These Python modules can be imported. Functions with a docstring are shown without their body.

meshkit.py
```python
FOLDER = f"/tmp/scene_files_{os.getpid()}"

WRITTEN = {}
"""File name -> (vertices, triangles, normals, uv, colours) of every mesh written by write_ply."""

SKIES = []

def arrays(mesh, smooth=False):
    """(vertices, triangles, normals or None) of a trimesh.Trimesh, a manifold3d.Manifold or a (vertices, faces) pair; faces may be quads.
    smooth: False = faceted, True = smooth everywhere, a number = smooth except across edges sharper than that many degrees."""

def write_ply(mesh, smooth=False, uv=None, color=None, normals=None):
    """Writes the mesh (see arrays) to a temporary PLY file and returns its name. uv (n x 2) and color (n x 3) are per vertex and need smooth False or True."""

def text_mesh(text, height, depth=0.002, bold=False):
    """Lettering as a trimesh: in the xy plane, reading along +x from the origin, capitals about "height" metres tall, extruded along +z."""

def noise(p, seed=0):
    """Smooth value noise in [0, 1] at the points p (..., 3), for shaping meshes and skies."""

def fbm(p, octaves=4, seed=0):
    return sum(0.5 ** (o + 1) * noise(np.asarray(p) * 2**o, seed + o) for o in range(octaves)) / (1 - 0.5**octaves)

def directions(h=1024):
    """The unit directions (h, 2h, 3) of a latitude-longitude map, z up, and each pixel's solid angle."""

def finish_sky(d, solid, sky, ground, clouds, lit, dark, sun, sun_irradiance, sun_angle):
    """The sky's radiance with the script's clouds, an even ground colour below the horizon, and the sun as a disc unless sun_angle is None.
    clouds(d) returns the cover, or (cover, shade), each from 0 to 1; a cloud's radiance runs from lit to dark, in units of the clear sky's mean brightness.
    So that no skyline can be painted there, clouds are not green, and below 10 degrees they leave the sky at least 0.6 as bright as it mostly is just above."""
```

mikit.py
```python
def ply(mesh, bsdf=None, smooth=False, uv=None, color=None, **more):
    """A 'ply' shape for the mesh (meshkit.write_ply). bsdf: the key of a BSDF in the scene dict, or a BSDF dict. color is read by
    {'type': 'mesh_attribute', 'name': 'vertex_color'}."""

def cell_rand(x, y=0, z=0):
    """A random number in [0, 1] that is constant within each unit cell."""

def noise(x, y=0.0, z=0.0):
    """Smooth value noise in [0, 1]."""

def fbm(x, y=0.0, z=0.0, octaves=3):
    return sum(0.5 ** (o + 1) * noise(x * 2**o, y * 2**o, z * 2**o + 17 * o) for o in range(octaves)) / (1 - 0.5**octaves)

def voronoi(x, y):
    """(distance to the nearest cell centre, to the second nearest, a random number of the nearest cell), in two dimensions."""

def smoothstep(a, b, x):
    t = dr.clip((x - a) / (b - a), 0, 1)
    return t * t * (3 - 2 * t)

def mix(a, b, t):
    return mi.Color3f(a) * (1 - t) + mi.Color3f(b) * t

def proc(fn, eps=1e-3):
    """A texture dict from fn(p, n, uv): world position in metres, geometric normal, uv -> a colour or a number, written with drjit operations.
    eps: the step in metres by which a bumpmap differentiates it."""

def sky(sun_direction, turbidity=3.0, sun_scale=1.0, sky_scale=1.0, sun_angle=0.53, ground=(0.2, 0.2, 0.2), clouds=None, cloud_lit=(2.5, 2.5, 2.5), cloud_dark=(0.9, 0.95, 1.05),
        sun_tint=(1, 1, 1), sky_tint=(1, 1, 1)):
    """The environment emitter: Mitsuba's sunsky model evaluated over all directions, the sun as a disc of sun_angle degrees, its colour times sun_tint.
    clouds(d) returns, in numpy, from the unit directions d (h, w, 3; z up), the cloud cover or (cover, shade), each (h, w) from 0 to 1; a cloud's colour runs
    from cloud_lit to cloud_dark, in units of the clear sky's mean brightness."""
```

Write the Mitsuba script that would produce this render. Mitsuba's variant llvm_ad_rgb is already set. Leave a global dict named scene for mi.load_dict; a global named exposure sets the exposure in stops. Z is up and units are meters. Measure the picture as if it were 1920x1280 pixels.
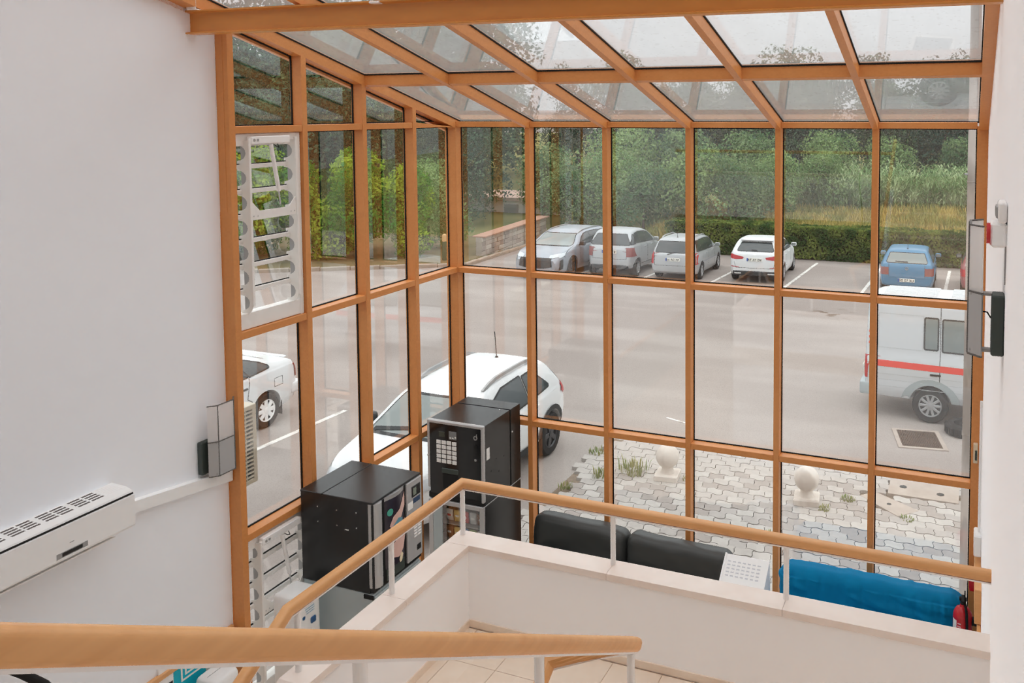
import math, random
import numpy as np
import trimesh, mitsuba as mi, mikit, meshkit, manifold3d
import drjit as dr
from shapely.geometry import Polygon, Point, LineString, box as sbox
from shapely import affinity
from scipy.interpolate import PchipInterpolator, CubicSpline
from scipy.spatial import Delaunay

rng = np.random.default_rng(7)
random.seed(7)
T = mi.ScalarTransform4f
scene, labels = {}, {}

# ---------------------------------------------------------------- camera
CAM = np.array([5.3113, -8.1146, 5.0180])
FWD = np.array([-0.35595749, 0.93262097, -0.05926549])
UPV = np.array([-0.01832879, 0.05643963, 0.99823776])
scene['camera'] = {'type': 'perspective', 'fov': 61.52466, 'fov_axis': 'x',
                   'principal_point_offset_x': -0.128287, 'principal_point_offset_y': 0.261862,
                   'near_clip': 0.05, 'far_clip': 400.0,
                   'to_world': T().look_at(origin=CAM.tolist(), target=(CAM + FWD).tolist(), up=UPV.tolist())}

# ---------------------------------------------------------------- sky (overcast, no sun disc) and exposure
def cloud_layer(d):
    n = meshkit.fbm(d * np.array([2.2, 2.2, 3.5]) + 5.0, 4, seed=3)
    z = np.clip(d[..., 2], 0, 1)             # overcast: a sky three times as bright overhead as at the horizon
    return np.ones(d.shape[:2]), np.clip(1 - z + 0.25 * (n - 0.5), 0, 1)
scene['sky'] = mikit.sky((0.5, 0.35, 0.8), turbidity=5.0, sun_scale=0.0, sky_scale=1.0, ground=(0.25, 0.23, 0.21),
                         clouds=cloud_layer, cloud_lit=(3.0, 3.02, 3.06), cloud_dark=(1.05, 1.07, 1.10))
exposure = 2.72

# ---------------------------------------------------------------- helpers
def numbered(key):
    if key not in scene and key not in labels and not any(k.startswith(key + '__') for k in scene):
        return key
    n = 1
    while True:
        k = f'{key}_{n:03d}'
        if k not in scene and k not in labels:
            return k
        n += 1
_used = {}
def new_key(key):
    n = _used.get(key, 0); _used[key] = n + 1
    return key if n == 0 else f'{key}_{n:03d}'
def thing(name, label=None, cat=None, group=None, kind=None):
    k = new_key(name)
    labels[k] = {}
    if label: labels[k]['label'] = label
    if cat: labels[k]['category'] = cat
    if group: labels[k]['group'] = group
    if kind: labels[k]['kind'] = kind
    return k
def part(parent, name, mesh, mat, smooth=False, label=None, kind=None, **kw):
    k = new_key(parent + '__' + name)
    scene[k] = mikit.ply(mesh, mat, smooth=smooth, **kw) if not isinstance(mesh, dict) else mesh
    if label or kind:
        labels[k] = {}
        if label: labels[k]['label'] = label
        if kind: labels[k]['kind'] = kind
    return k
def solo(name, mesh, mat, label, cat, group=None, smooth=False, kind=None, **kw):
    k = thing(name, label, cat, group, kind)
    scene[k] = mikit.ply(mesh, mat, smooth=smooth, **kw)
    return k
def struct(name, mesh=None, mat=None, smooth=False, label=None):
    k = new_key(name)
    labels[k] = {'kind': 'structure'}
    if label: labels[k]['label'] = label
    if mesh is not None:
        scene[k] = mikit.ply(mesh, mat, smooth=smooth)
    return k

cat_ = trimesh.util.concatenate
def box(x0, x1, y0, y1, z0, z1):
    m = trimesh.creation.box(extents=[abs(x1 - x0), abs(y1 - y0), abs(z1 - z0)])
    m.apply_translation([(x0 + x1) / 2, (y0 + y1) / 2, (z0 + z1) / 2])
    return m
def cbox(x0, x1, y0, y1, z0, z1, c=0.004):
    """a box with chamfered edges"""
    p = []
    a = np.array([[x0, x1], [y0, y1], [z0, z1]], float); a.sort(axis=1)
    c = min(c, (a[:, 1] - a[:, 0]).min() * 0.45)
    for i in range(2):
        for j in range(2):
            for k in range(2):
                s = np.array([1 - 2 * i, 1 - 2 * j, 1 - 2 * k])
                q = np.array([a[0, i], a[1, j], a[2, k]])
                for ax in range(3):
                    d = s * c; d[ax] = 0
                    p.append(q + d)
    return trimesh.convex.convex_hull(np.array(p))
def rbox(dx, dy, dz, r, n=8, power=1.0):
    """rounded box centred at the origin, full sizes dx dy dz"""
    m = trimesh.creation.box(extents=[1, 1, 1])
    h = np.array([dx, dy, dz]) / 2
    g = np.linspace(-1, 1, n + 1)
    V, F = [], []
    for ax in range(3):
        for s in (-1, 1):
            u, v = np.meshgrid(g, g, indexing='ij')
            P = np.zeros((n + 1, n + 1, 3)); P[..., ax] = s; P[..., (ax + 1) % 3] = u; P[..., (ax + 2) % 3] = v
            b = sum(len(x) for x in V)
            V.append(P.reshape(-1, 3))
            i, j = np.meshgrid(np.arange(n), np.arange(n), indexing='ij')
            q = np.stack([i * (n + 1) + j, (i + 1) * (n + 1) + j, (i + 1) * (n + 1) + j + 1, i * (n + 1) + j + 1], -1).reshape(-1, 4) + b
            if s < 0: q = q[:, ::-1]
            F.append(np.vstack([q[:, [0, 1, 2]], q[:, [0, 2, 3]]]))
    P = np.vstack(V)
    # place more samples in the rounding
    P = np.sign(P) * (1 - (1 - np.abs(P)) ** 1.35) * h
    inner = np.clip(P, -(h - r), h - r)
    d = P - inner
    L = np.linalg.norm(d, axis=1, keepdims=True)
    P = np.where(L > 1e-9, inner + d / np.maximum(L, 1e-9) * r, P)
    m = trimesh.Trimesh(P, np.vstack(F), process=False)
    m.merge_vertices(digits_vertex=6)
    return m
def moved(m, t=(0, 0, 0), rz=0.0, rx=0.0, ry=0.0, s=None):
    m = m.copy()
    if s is not None: m.apply_scale(s)
    for a, ax in ((rx, [1, 0, 0]), (ry, [0, 1, 0]), (rz, [0, 0, 1])):
        if a: m.apply_transform(trimesh.transformations.rotation_matrix(a, ax))
    m.apply_translation(t)
    return m
def prism(pts, axis, a, b):
    """polygon pts (or shapely polygon) in the plane normal to axis, extruded from a to b.
    axis x: pts = (y, z); axis y: pts = (x, z); axis z: pts = (x, y)"""
    poly = pts if hasattr(pts, 'exterior') else Polygon(pts)
    m = trimesh.creation.extrude_polygon(poly, b - a, engine='earcut')
    v = m.vertices.copy()
    if axis == 'z': w = np.c_[v[:, 0], v[:, 1], v[:, 2] + a]; flip = False
    elif axis == 'x': w = np.c_[v[:, 2] + a, v[:, 0], v[:, 1]]; flip = False
    else: w = np.c_[v[:, 0], v[:, 2] + a, v[:, 1]]; flip = True
    f = m.faces[:, ::-1] if flip else m.faces
    return trimesh.Trimesh(w, f, process=False)
def tube(p0, p1, r, n=12):
    return trimesh.creation.cylinder(radius=r, segment=[p0, p1], sections=n)
def lathe(profile, n=32):
    """(r, z) profile revolved about z"""
    return trimesh.creation.revolve(np.array(profile, float), sections=n)
def sweep(path, sec, up=(0, 0, 1), caps=True):
    """section sec (k x 2: side, up) swept along a polyline with mitred corners"""
    P = np.asarray(path, float); sec = np.asarray(sec, float); k = len(sec)
    seg = np.diff(P, axis=0); seg /= np.linalg.norm(seg, axis=1, keepdims=True)
    V = []
    for i in range(len(P)):
        if i == 0: n = seg[0]; t = seg[0]
        elif i == len(P) - 1: n = seg[-1]; t = seg[-1]
        else:
            n = seg[i - 1] + seg[i]; n /= np.linalg.norm(n); t = seg[i - 1]
        side = np.cross(t, up); side /= np.linalg.norm(side)
        u = np.cross(side, t)
        ring = P[i] + sec[:, :1] * side + sec[:, 1:] * u
        dist = ((P[i] - ring) @ n) / (t @ n)
        V.append(ring + dist[:, None] * t)
    V = np.vstack(V); F = []
    for i in range(len(P) - 1):
        for j in range(k):
            a, b = i * k + j, i * k + (j + 1) % k
            F += [[a, b, b + k], [a, b + k, a + k]]
    if caps:
        for j in range(1, k - 1):
            F.append([0, j + 1, j]); o = (len(P) - 1) * k; F.append([o, o + j, o + j + 1])
    m = trimesh.Trimesh(V, np.array(F), process=False)
    if m.volume < 0: m.invert()
    return m
def pipe(path, r, n=8):
    a = np.arange(n) * 2 * np.pi / n
    P = np.asarray(path, float)
    d = P[-1] - P[0]
    up = (0, 0, 1) if abs(d[2]) < 0.9 * np.linalg.norm(d) else (1, 0, 0)
    return sweep(P, np.c_[np.cos(a) * r, np.sin(a) * r], up)
def ring_section(w, h, n=16, p=2.6):
    a = np.arange(n) * 2 * np.pi / n
    c, s = np.cos(a), np.sin(a)
    return np.c_[np.sign(c) * np.abs(c) ** (2 / p) * w / 2, np.sign(s) * np.abs(s) ** (2 / p) * h / 2]
def text_on(text, height, origin, right, up, depth=0.001, bold=False, centre=True):
    m = meshkit.text_mesh(text, height, depth, bold)
    v = np.array(m.vertices)
    if centre: v[:, 0] -= (v[:, 0].min() + v[:, 0].max()) / 2
    r, u = np.asarray(right, float), np.asarray(up, float); n = np.cross(r, u)
    m.vertices = np.asarray(origin) + v[:, :1] * r + v[:, 1:2] * u + v[:, 2:3] * n
    return m
def tw(M): return T(np.asarray(M, float).tolist())
def mat4(t=(0, 0, 0), rz=0.0, s=1.0):
    c, n = math.cos(rz), math.sin(rz)
    s = np.ones(3) * s
    return np.array([[c * s[0], -n * s[1], 0, t[0]], [n * s[0], c * s[1], 0, t[1]], [0, 0, s[2], t[2]], [0, 0, 0, 1.0]])

# ---------------------------------------------------------------- materials
def lin(r, g, b):
    f = lambda c: (c / 255 / 12.92) if c / 255 <= 0.04045 else ((c / 255 + 0.055) / 1.055) ** 2.4
    return [f(r), f(g), f(b)]
def rgb(c): return {'type': 'rgb', 'value': [float(x) for x in c]}
def mat(name, color, rough=0.5, metallic=0.0, spec=0.5, clear=0.0, bump=None, sheen=0.0):
    c = mikit.proc(color) if callable(color) else rgb(color)
    b = {'type': 'principled', 'base_color': c, 'roughness': rough, 'metallic': metallic, 'specular': spec}
    if clear: b['clearcoat'] = clear; b['clearcoat_gloss'] = 0.9
    if sheen: b['sheen'] = sheen
    if bump:
        b = {'type': 'bumpmap', 'arbitrary': mikit.proc(bump[0], bump[1]), 'scale': 1.0, 'bsdf': b}
    scene['mat_' + name] = {'type': 'twosided', 'bsdf': b}
    return 'mat_' + name
def matte(name, color):
    c = mikit.proc(color) if callable(color) else rgb(color)
    scene['mat_' + name] = {'type': 'twosided', 'bsdf': {'type': 'diffuse', 'reflectance': c}}
    return 'mat_' + name

N, FB, SS, MIX = mikit.noise, mikit.fbm, mikit.smoothstep, mikit.mix
def c_orange(p, n, uv):
    v = FB(p.x * 60, p.y * 60, p.z * 60, 2)
    w = SS(0.55, 0.8, FB(p.x * 3, p.y * 3, p.z * 2.0, 3))
    return MIX(MIX(lin(208, 140, 81), lin(200, 131, 72), v), lin(214, 150, 93), w * 0.5)
M_OR = mat('orange', c_orange, 0.38, spec=0.4)
def c_beam(p, n, uv):
    v = FB(p.x * 5, p.y * 20, p.z * 20, 3)
    return MIX(lin(204, 136, 66), lin(192, 124, 56), v)
M_BEAM = mat('beam', c_beam, 0.3, spec=0.5)
def c_wood(p, n, uv):
    g = FB(p.x * 6 + p.y * 1.0, p.y * 6 + p.x * 1.0, p.z * 55, 3)
    h = FB(p.x * 2.0, p.y * 2.0, p.z * 9, 2)
    return MIX(MIX(lin(216, 160, 104), lin(196, 136, 80), g), lin(224, 172, 118), h * 0.6)
M_WOOD = mat('wood', c_wood, 0.33, spec=0.5)
def h_plaster(p, n, uv):
    return 0.0012 * FB(p.x * 14, p.y * 14, p.z * 14, 3) + 0.0016 * SS(0.72, 0.8, N(p.x * 9 + 3, p.y * 9, p.z * 7))
def c_wall(p, n, uv):
    v = FB(p.x * 1.3, p.y * 1.3, p.z * 1.3, 3)
    return MIX(lin(240, 243, 247), lin(235, 238, 243), v)
M_WALL = mat('wall_white', c_wall, 0.75, spec=0.2, bump=(h_plaster, 4e-3))
M_WALL2 = mat('wall_warm', lin(241, 242, 244), 0.75, spec=0.2)
M_PARA = mat('parapet', lin(242, 241, 241), 0.7, spec=0.2)
M_GREYP = mat('dado_grey', lin(182, 188, 186), 0.6, spec=0.3)
M_WHITE = mat('white_plastic', lin(236, 236, 235), 0.35, spec=0.5)
M_WHITE2 = mat('white_metal', lin(232, 230, 228), 0.4, spec=0.5)
M_LOUVRE = mat('louvre_white', lin(228, 226, 222), 0.4, spec=0.5)
M_BLACK = mat('black_metal', lin(18, 19, 20), 0.30, spec=0.5)
M_BLACKM = mat('black_matte', lin(22, 22, 22), 0.7, spec=0.3)
M_RUBBER = mat('rubber', lin(34, 34, 35), 0.75, spec=0.3)
M_SILVER = mat('silver', lin(178, 178, 178), 0.38, metallic=0.3)
M_GREYM = mat('grey_metal', lin(160, 160, 160), 0.42, metallic=0.35)
M_CHROME = mat('chrome', lin(205, 205, 205), 0.2, metallic=1.0)
M_CAB = mat('cabinet_grey', lin(160, 170, 172), 0.45, spec=0.4)
M_RED = mat('red_gloss', lin(190, 22, 34), 0.25, spec=0.6)
M_DKGREEN = mat('dark_green', lin(52, 62, 58), 0.5)
M_STICK = mat('sticker_white', lin(225, 225, 222), 0.6)
def c_marble(p, n, uv):
    v = FB(p.x * 5 + 3 * FB(p.x * 3, p.y * 3, p.z * 3, 2), p.y * 5, p.z * 5, 4)
    return MIX(lin(236, 226, 218), lin(222, 206, 195), v)
M_CAP = mat('cap_stone', c_marble, 0.3, spec=0.5)
def c_tile(p, n, uv):
    r = mikit.cell_rand(dr.floor(p.x / 0.315 - 0.1), dr.floor(p.y / 0.315), 3)
    v = FB(p.x * 6, p.y * 6 + r * 40, r * 20, 4)
    return MIX(lin(234, 220, 204), lin(220, 200, 180), v)
M_TILE = mat('floor_tile', c_tile, 0.35, spec=0.5)
M_GROUT = mat('grout', lin(198, 178, 158), 0.8)
M_GLASS = 'mat_glass'
scene[M_GLASS] = {'type': 'thindielectric', 'int_ior': 1.95, 'ext_ior': 1.0, 'specular_transmittance': rgb([0.95, 0.98, 0.965])}
def c_dirt(p, n, uv):
    v = FB(p.x * 7, p.y * 2.5, p.z * 2, 4)
    s = SS(0.62, 0.75, FB(p.x * 40, p.y * 40, 3.3, 2))
    return MIX(MIX([0.66, 0.68, 0.68], [0.54, 0.55, 0.54], v), [0.4, 0.38, 0.34], s * 0.35)
M_RGLASS = 'mat_roof_glass'
scene['mat_roof_dirt'] = {'type': 'principledthin', 'base_color': mikit.proc(c_dirt), 'roughness': 0.6, 'diff_trans': 1.25, 'spec_trans': 0.0, 'eta': 1.5}
scene['mat_roof_clear'] = {'type': 'thindielectric', 'int_ior': 1.6, 'ext_ior': 1.0, 'specular_transmittance': rgb([0.84, 0.86, 0.86])}
scene[M_RGLASS] = {'type': 'blendbsdf', 'weight': 0.25, 'bsdf_0': {'type': 'ref', 'id': 'mat_roof_clear'}, 'bsdf_1': {'type': 'ref', 'id': 'mat_roof_dirt'}}
scene['mat_frost'] = {'type': 'principledthin', 'base_color': rgb([0.96, 0.95, 0.94]), 'roughness': 0.4, 'diff_trans': 1.0, 'spec_trans': 0.4, 'eta': 1.5}
M_FROST = 'mat_frost'
# ================================================================ THE SETTING
GZ = -0.35            # level of the ground just outside
FALL = 0.036          # the parking lot falls away from the building beyond the paving
def gz(y): return GZ - max(0.0, y - 4.6) * FALL
BAY, OFF, LB = 0.9, 0.0146, 0.7718
Z1, Z2, Z3 = 4.914, 3.297, 1.668
SL = 0.2813           # slope of the glass roof
def zb(y): return 4.846 - SL * y           # underside of the rafters
WX = 5.45             # face of the right wall
def gasket(rect_pts, plane, val, t=0.009, d=0.012):
    """black strip round a pane; rect_pts: polygon in the pane's plane"""
    P = Polygon(rect_pts)
    return prism(P.difference(P.buffer(-t, join_style=2)), plane, val - d / 2, val + d / 2)

# --- front glazed wall (plane y = 0)
wf = struct('wall_front')
labels[wf]['label'] = 'front glazed wall of orange aluminium mullions and transoms with clear panes'
part(wf, 'corner_post', cbox(-0.14, 0, 0, 0.14, GZ, 4.86, 0.003), M_OR)
arr = [0.0] + [BAY * i + OFF for i in range(1, 6)]
lefts = [a - 0.055 for a in arr[1:]] + [5.358]
for i in range(1, 6):
    part(wf, 'mullion', cbox(arr[i] - 0.055, arr[i], 0, 0.125, GZ, 4.87, 0.003), M_OR)
part(wf, 'end_post', cbox(5.358, WX, 0, 0.14, GZ, 4.88, 0.003), M_OR)
for i in range(6):
    x0, x1 = arr[i], lefts[i]
    for zt in (Z1, Z2, Z3):
        part(wf, 'transom', cbox(x0, x1, 0.003, 0.124, zt - 0.058, zt, 0.003), M_OR)
    part(wf, 'sill', cbox(x0, x1, 0.003, 0.124, GZ, GZ + 0.16, 0.003), M_OR)
    for z0, z1 in ((Z2, Z1 - 0.058), (Z3, Z2 - 0.058), (GZ + 0.16, Z3 - 0.058)):
        pane = trimesh.Trimesh([[x0, .117, z0], [x1, .117, z0], [x1, .117, z1], [x0, .117, z1]], [[0, 1, 2], [0, 2, 3]], process=False)
        k = part(wf, 'glass_pane', pane, M_GLASS)
        part(k, 'gasket', gasket([(x0, z0), (x1, z0), (x1, z1), (x0, z1)], 'y', 0.112), M_BLACKM)

# --- left glazed wall (plane x = 0)
wl = struct('wall_side')
labels[wl]['label'] = 'left glazed wall of orange aluminium frames under the sloping roof edge'
ay = [-LB * k for k in (1, 2, 3)]
for y in ay:
    part(wl, 'mullion', prism([(y, GZ), (y + .058, GZ), (y + .058, zb(y + .058) + .005), (y, zb(y) + .005)], 'x', -0.125, 0), M_OR)
YE = -4 * LB - 0.001
part(wl, 'end_post', prism([(YE, GZ), (YE + .058, GZ), (YE + .058, zb(YE + .058) + .005), (YE, zb(YE) + .005)], 'x', -0.16, 0), M_OR)
part(wl, 'post_cover', box(-0.117, -0.112, YE - 0.004, YE, GZ, 4.25), M_OR)
part(wl, 'post_cover', box(-0.113, -0.045, YE - 0.003, YE, 4.25, 5.6), M_OR)
spans = [(YE + .058, ay[2]), (ay[2] + .058, ay[1]), (ay[1] + .058, ay[0]), (ay[0] + .058, 0.0)]
louvre_spans = []
for bi, (y0, y1) in enumerate(spans):
    for zt in (Z1, Z2, Z3):
        if zt == Z1 and bi == 3:
            part(wl, 'transom', prism([(y0, zt - .058), (y1, zt - .058), (y1, zb(y1)), (y0, zt)], 'x', -0.122, -0.003), M_OR)
        else:
            part(wl, 'transom', cbox(-0.122, -0.003, y0, y1, zt - 0.058, zt, 0.003), M_OR)
    part(wl, 'sill', cbox(-0.122, -0.003, y0, y1, GZ, GZ + 0.16, 0.003), M_OR)
    polys = [[(y0, Z3), (y1, Z3), (y1, Z2 - .058), (y0, Z2 - .058)]]
    if bi == 0:
        louvre_spans = [(y0, y1, Z2, Z1 - .058), (y0, y1, 0.22, Z3 - .058)]
        part(wl, 'transom', cbox(-0.122, -0.003, y0, y1, 0.162, 0.22, 0.003), M_OR)
        polys.append([(y0, GZ + .16), (y1, GZ + .16), (y1, 0.162), (y0, 0.162)])
    else:
        polys.append([(y0, GZ + .16), (y1, GZ + .16), (y1, Z3 - .058), (y0, Z3 - .058)])
        polys.append([(y0, Z2), (y1, Z2), (y1, Z1 - .058), (y0, Z1 - .058)])
    yt = y1 if zb(y1) > Z1 + .01 else (4.846 - Z1) / SL
    top = [(y0, Z1), (yt, Z1), (yt, max(zb(yt), Z1)), (y0, zb(y0))]
    if bi == 3: top = [(y0, Z1), (yt, Z1), (y0, zb(y0))]
    polys.append(top)
    for q in polys:
        v = np.array([(-0.112, a, b) for a, b in q])
        k = part(wl, 'glass_pane', trimesh.Trimesh(v, [[0, 1, 2], [0, 2, 3]][:len(q) - 2], process=False), M_GLASS)
        part(k, 'gasket', gasket(q, 'x', -0.106), M_BLACKM)

# --- glass roof
rf = struct('ceiling')
labels[rf]['label'] = 'sloping glass roof of orange rafters and dirty clear panes'
YT = -9.2
def slope_box(x0, x1, ya, yb, d0, d1):
    """a bar under the roof slope: offsets d0..d1 above the rafters' underside, measured upright"""
    return prism([(ya, zb(ya) + d0), (yb, zb(yb) + d0), (yb, zb(yb) + d1), (ya, zb(ya) + d1)], 'x', x0, x1)
RD = 0.118
rx = [(-0.125, 0.0)] + [(a - .055, a) for a in arr[1:]] + [(5.372, WX)]
for x0, x1 in rx:
    part(rf, 'rafter', slope_box(x0, x1, YT, 0.10, 0, RD), M_OR)
part(rf, 'edge_trim', slope_box(-0.165, -0.118, YT, 0.10, -0.03, RD), M_OR)
ys = [-0.02, -1.50, -3.02, -4.54, -6.06, -7.58, YT]
for i in range(6):
    x0, x1 = rx[i][1], rx[i + 1][0]
    for yp in ys[1:6]:
        part(rf, 'purlin', slope_box(x0, x1, yp, yp + .055, 0.004, RD), M_OR)
    cells = [(ys[k + 1] + (.055 if k < 5 else 0), ys[k] if k else 0.11) for k in range(6)]
    for a, b in cells:
        v = [[x0, a, zb(a) + .108], [x1, a, zb(a) + .108], [x1, b, zb(b) + .108], [x0, b, zb(b) + .108]]
        k = part(rf, 'roof_pane', trimesh.Trimesh(v, [[0, 1, 2], [0, 2, 3]], process=False), M_RGLASS)
        fr = cat_([slope_box(x0, x0 + .008, a, b, .093, .104), slope_box(x1 - .008, x1, a, b, .093, .104), slope_box(x0, x1, a, a + .012, .093, .104), slope_box(x0, x1, b - .012, b, .093, .104)])
        part(k, 'gasket', fr, M_BLACKM)

# --- white walls, floors, upper storey
wa = struct('wall_left', prism([(-14, GZ), (YE, GZ), (YE, zb(YE) + .1), (YT, zb(YT) + .1), (-14, 7.6)], 'x', -0.35, -0.118), M_WALL, label='tall white plaster wall with rough patches beside the glazing')
wr = struct('wall_right', prism([(-14, GZ), (0.14, GZ), (0.14, 5.2), (YT, zb(YT) + .15), (-14, 7.6)], 'x', WX, WX + 0.25), M_WALL2, label='white wall on the right edge of the stairwell')
struct('wall_back', box(-0.35, WX + .25, -14.2, -14, GZ, 7.6), M_WALL2)
struct('ceiling_upper', prism([(-14, 7.42), (YT, 7.42), (YT, 7.56), (-14, 7.56)], 'x', -0.35, WX + .25), M_WALL2)
struct('floor', box(-0.118, WX, -14, 0.0, -0.12, 0.0), M_TILE)
struct('floor_upper', cat_([box(-0.118, 3.95, -14, -7.75, 3.05, 3.4), box(3.95, WX, -14, -7.73, 3.05, 3.4)]), M_TILE)
# parapet of the upper floor and its rail
up = struct('wall_upper_parapet', box(-0.118, 3.78, -7.75, -7.61, 3.0, 3.82), M_PARA)
part(up, 'cap', cbox(-0.118, 3.79, -7.77, -7.59, 3.82, 3.86), M_CAP)

# --- stairs: landing, flights, parapet
LZ = 1.70
XP, YP = 2.33, -3.49
lan = struct('floor_landing', box(XP - .14, WX, -4.93, YP + .14, LZ - .25, LZ - .012), M_GROUT)
labels[lan]['label'] = 'stair landing laid with square beige tiles'
TS = 0.315
tile_meshes = {}
x = XP + .075
while x < WX - .02:
    y = YP - 0.02
    x1 = min(x + TS, WX) - .003
    while y > -4.92:
        y0 = max(y - TS, -4.925) + .003
        key = (round(x1 - x, 3), round(y - y0, 3))
        part(lan, 'tile', cbox(x, x1, y0, y, LZ - .014, LZ, .0015), M_TILE)
        y -= TS
    x += TS
y = YP - 0.02
while y > -4.92:
    part(lan, 'tile', cbox(XP + .003, XP + .072, max(y - TS, -4.925) + .003, y, LZ - .014, LZ, .0015), M_TILE); y -= TS
par = struct('wall_parapet', label='low cream parapet wall round the stair landing')
part(par, 'wall_panel', cat_([box(XP - .13, XP, -4.94, YP + .13, 0, 2.20), box(XP, WX, YP, YP + .13, 0, 2.20)]), M_PARA)
cp = Polygon([(XP - .155, -4.95), (XP + .012, -4.95), (XP + .012, YP - .012), (WX, YP - .012), (WX, YP + .155), (XP - .155, YP + .155)])
def split_cap(cuts):
    out = [cp]
    for c in cuts:
        out = [g for p_ in out for g in getattr(p_.difference(c), 'geoms', [p_.difference(c)])]
    return out
cuts = [sbox(XP - .2, -4.16, XP + .1, -4.158), sbox(XP - .2, YP - .02, XP + .013, YP - .018), sbox(3.30, YP - .1, 3.302, YP + .2), sbox(4.37, YP - .1, 4.372, YP + .2)]
for g in split_cap(cuts):
    m = prism(g, 'z', 2.20, 2.24)
    part(par, 'cap_stone', m, M_CAP)
part(par, 'skirting', cat_([box(XP, XP + .01, -4.93, YP, LZ, LZ + .045), box(XP, WX, YP - .01, YP, LZ, LZ + .045)]), M_TILE)
# lower flight parapet, sloping down behind the landing
part(par, 'sloping_cap', prism([(-4.95, 2.20), (-4.95, 2.24), (-8.0, 2.24 - .6 * 3.05), (-8.0, 2.20 - .6 * 3.05)], 'x', XP - .155, XP + .012), M_CAP)
part(par, 'sloping_wall', prism([(-4.94, 0), (-4.94, 2.2), (-8.0, 2.2 - .6 * 3.06), (-8.0, 0)], 'x', XP - .13, XP), M_PARA)
st = struct('stair_flights')
labels[st]['label'] = 'tiled stair flights below and behind the landing'
def flight(x0, x1, z_start, sgn, n):
    pts = [(-4.93, z_start)]
    yy, zz = -4.93, z_start
    for i in range(n):
        if sgn > 0: pts += [(yy, zz + .17), (yy - .28, zz + .17)]; zz += .17
        else: pts += [(yy, zz - .17), (yy - .28, zz - .17)]; zz -= .17
        yy -= .28
    if sgn > 0: pts += [(yy, zz - .3), (-4.93, z_start - .3)]
    else: pts += [(yy, max(zz - .25, 0)), (-4.93, z_start - .3)]
    return prism(pts, 'x', x0, x1)
part(st, 'lower_flight', flight(XP, 3.66, LZ, -1, 9), M_TILE)
part(st, 'upper_flight', flight(3.98, WX, LZ, 1, 10), M_TILE)
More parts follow.
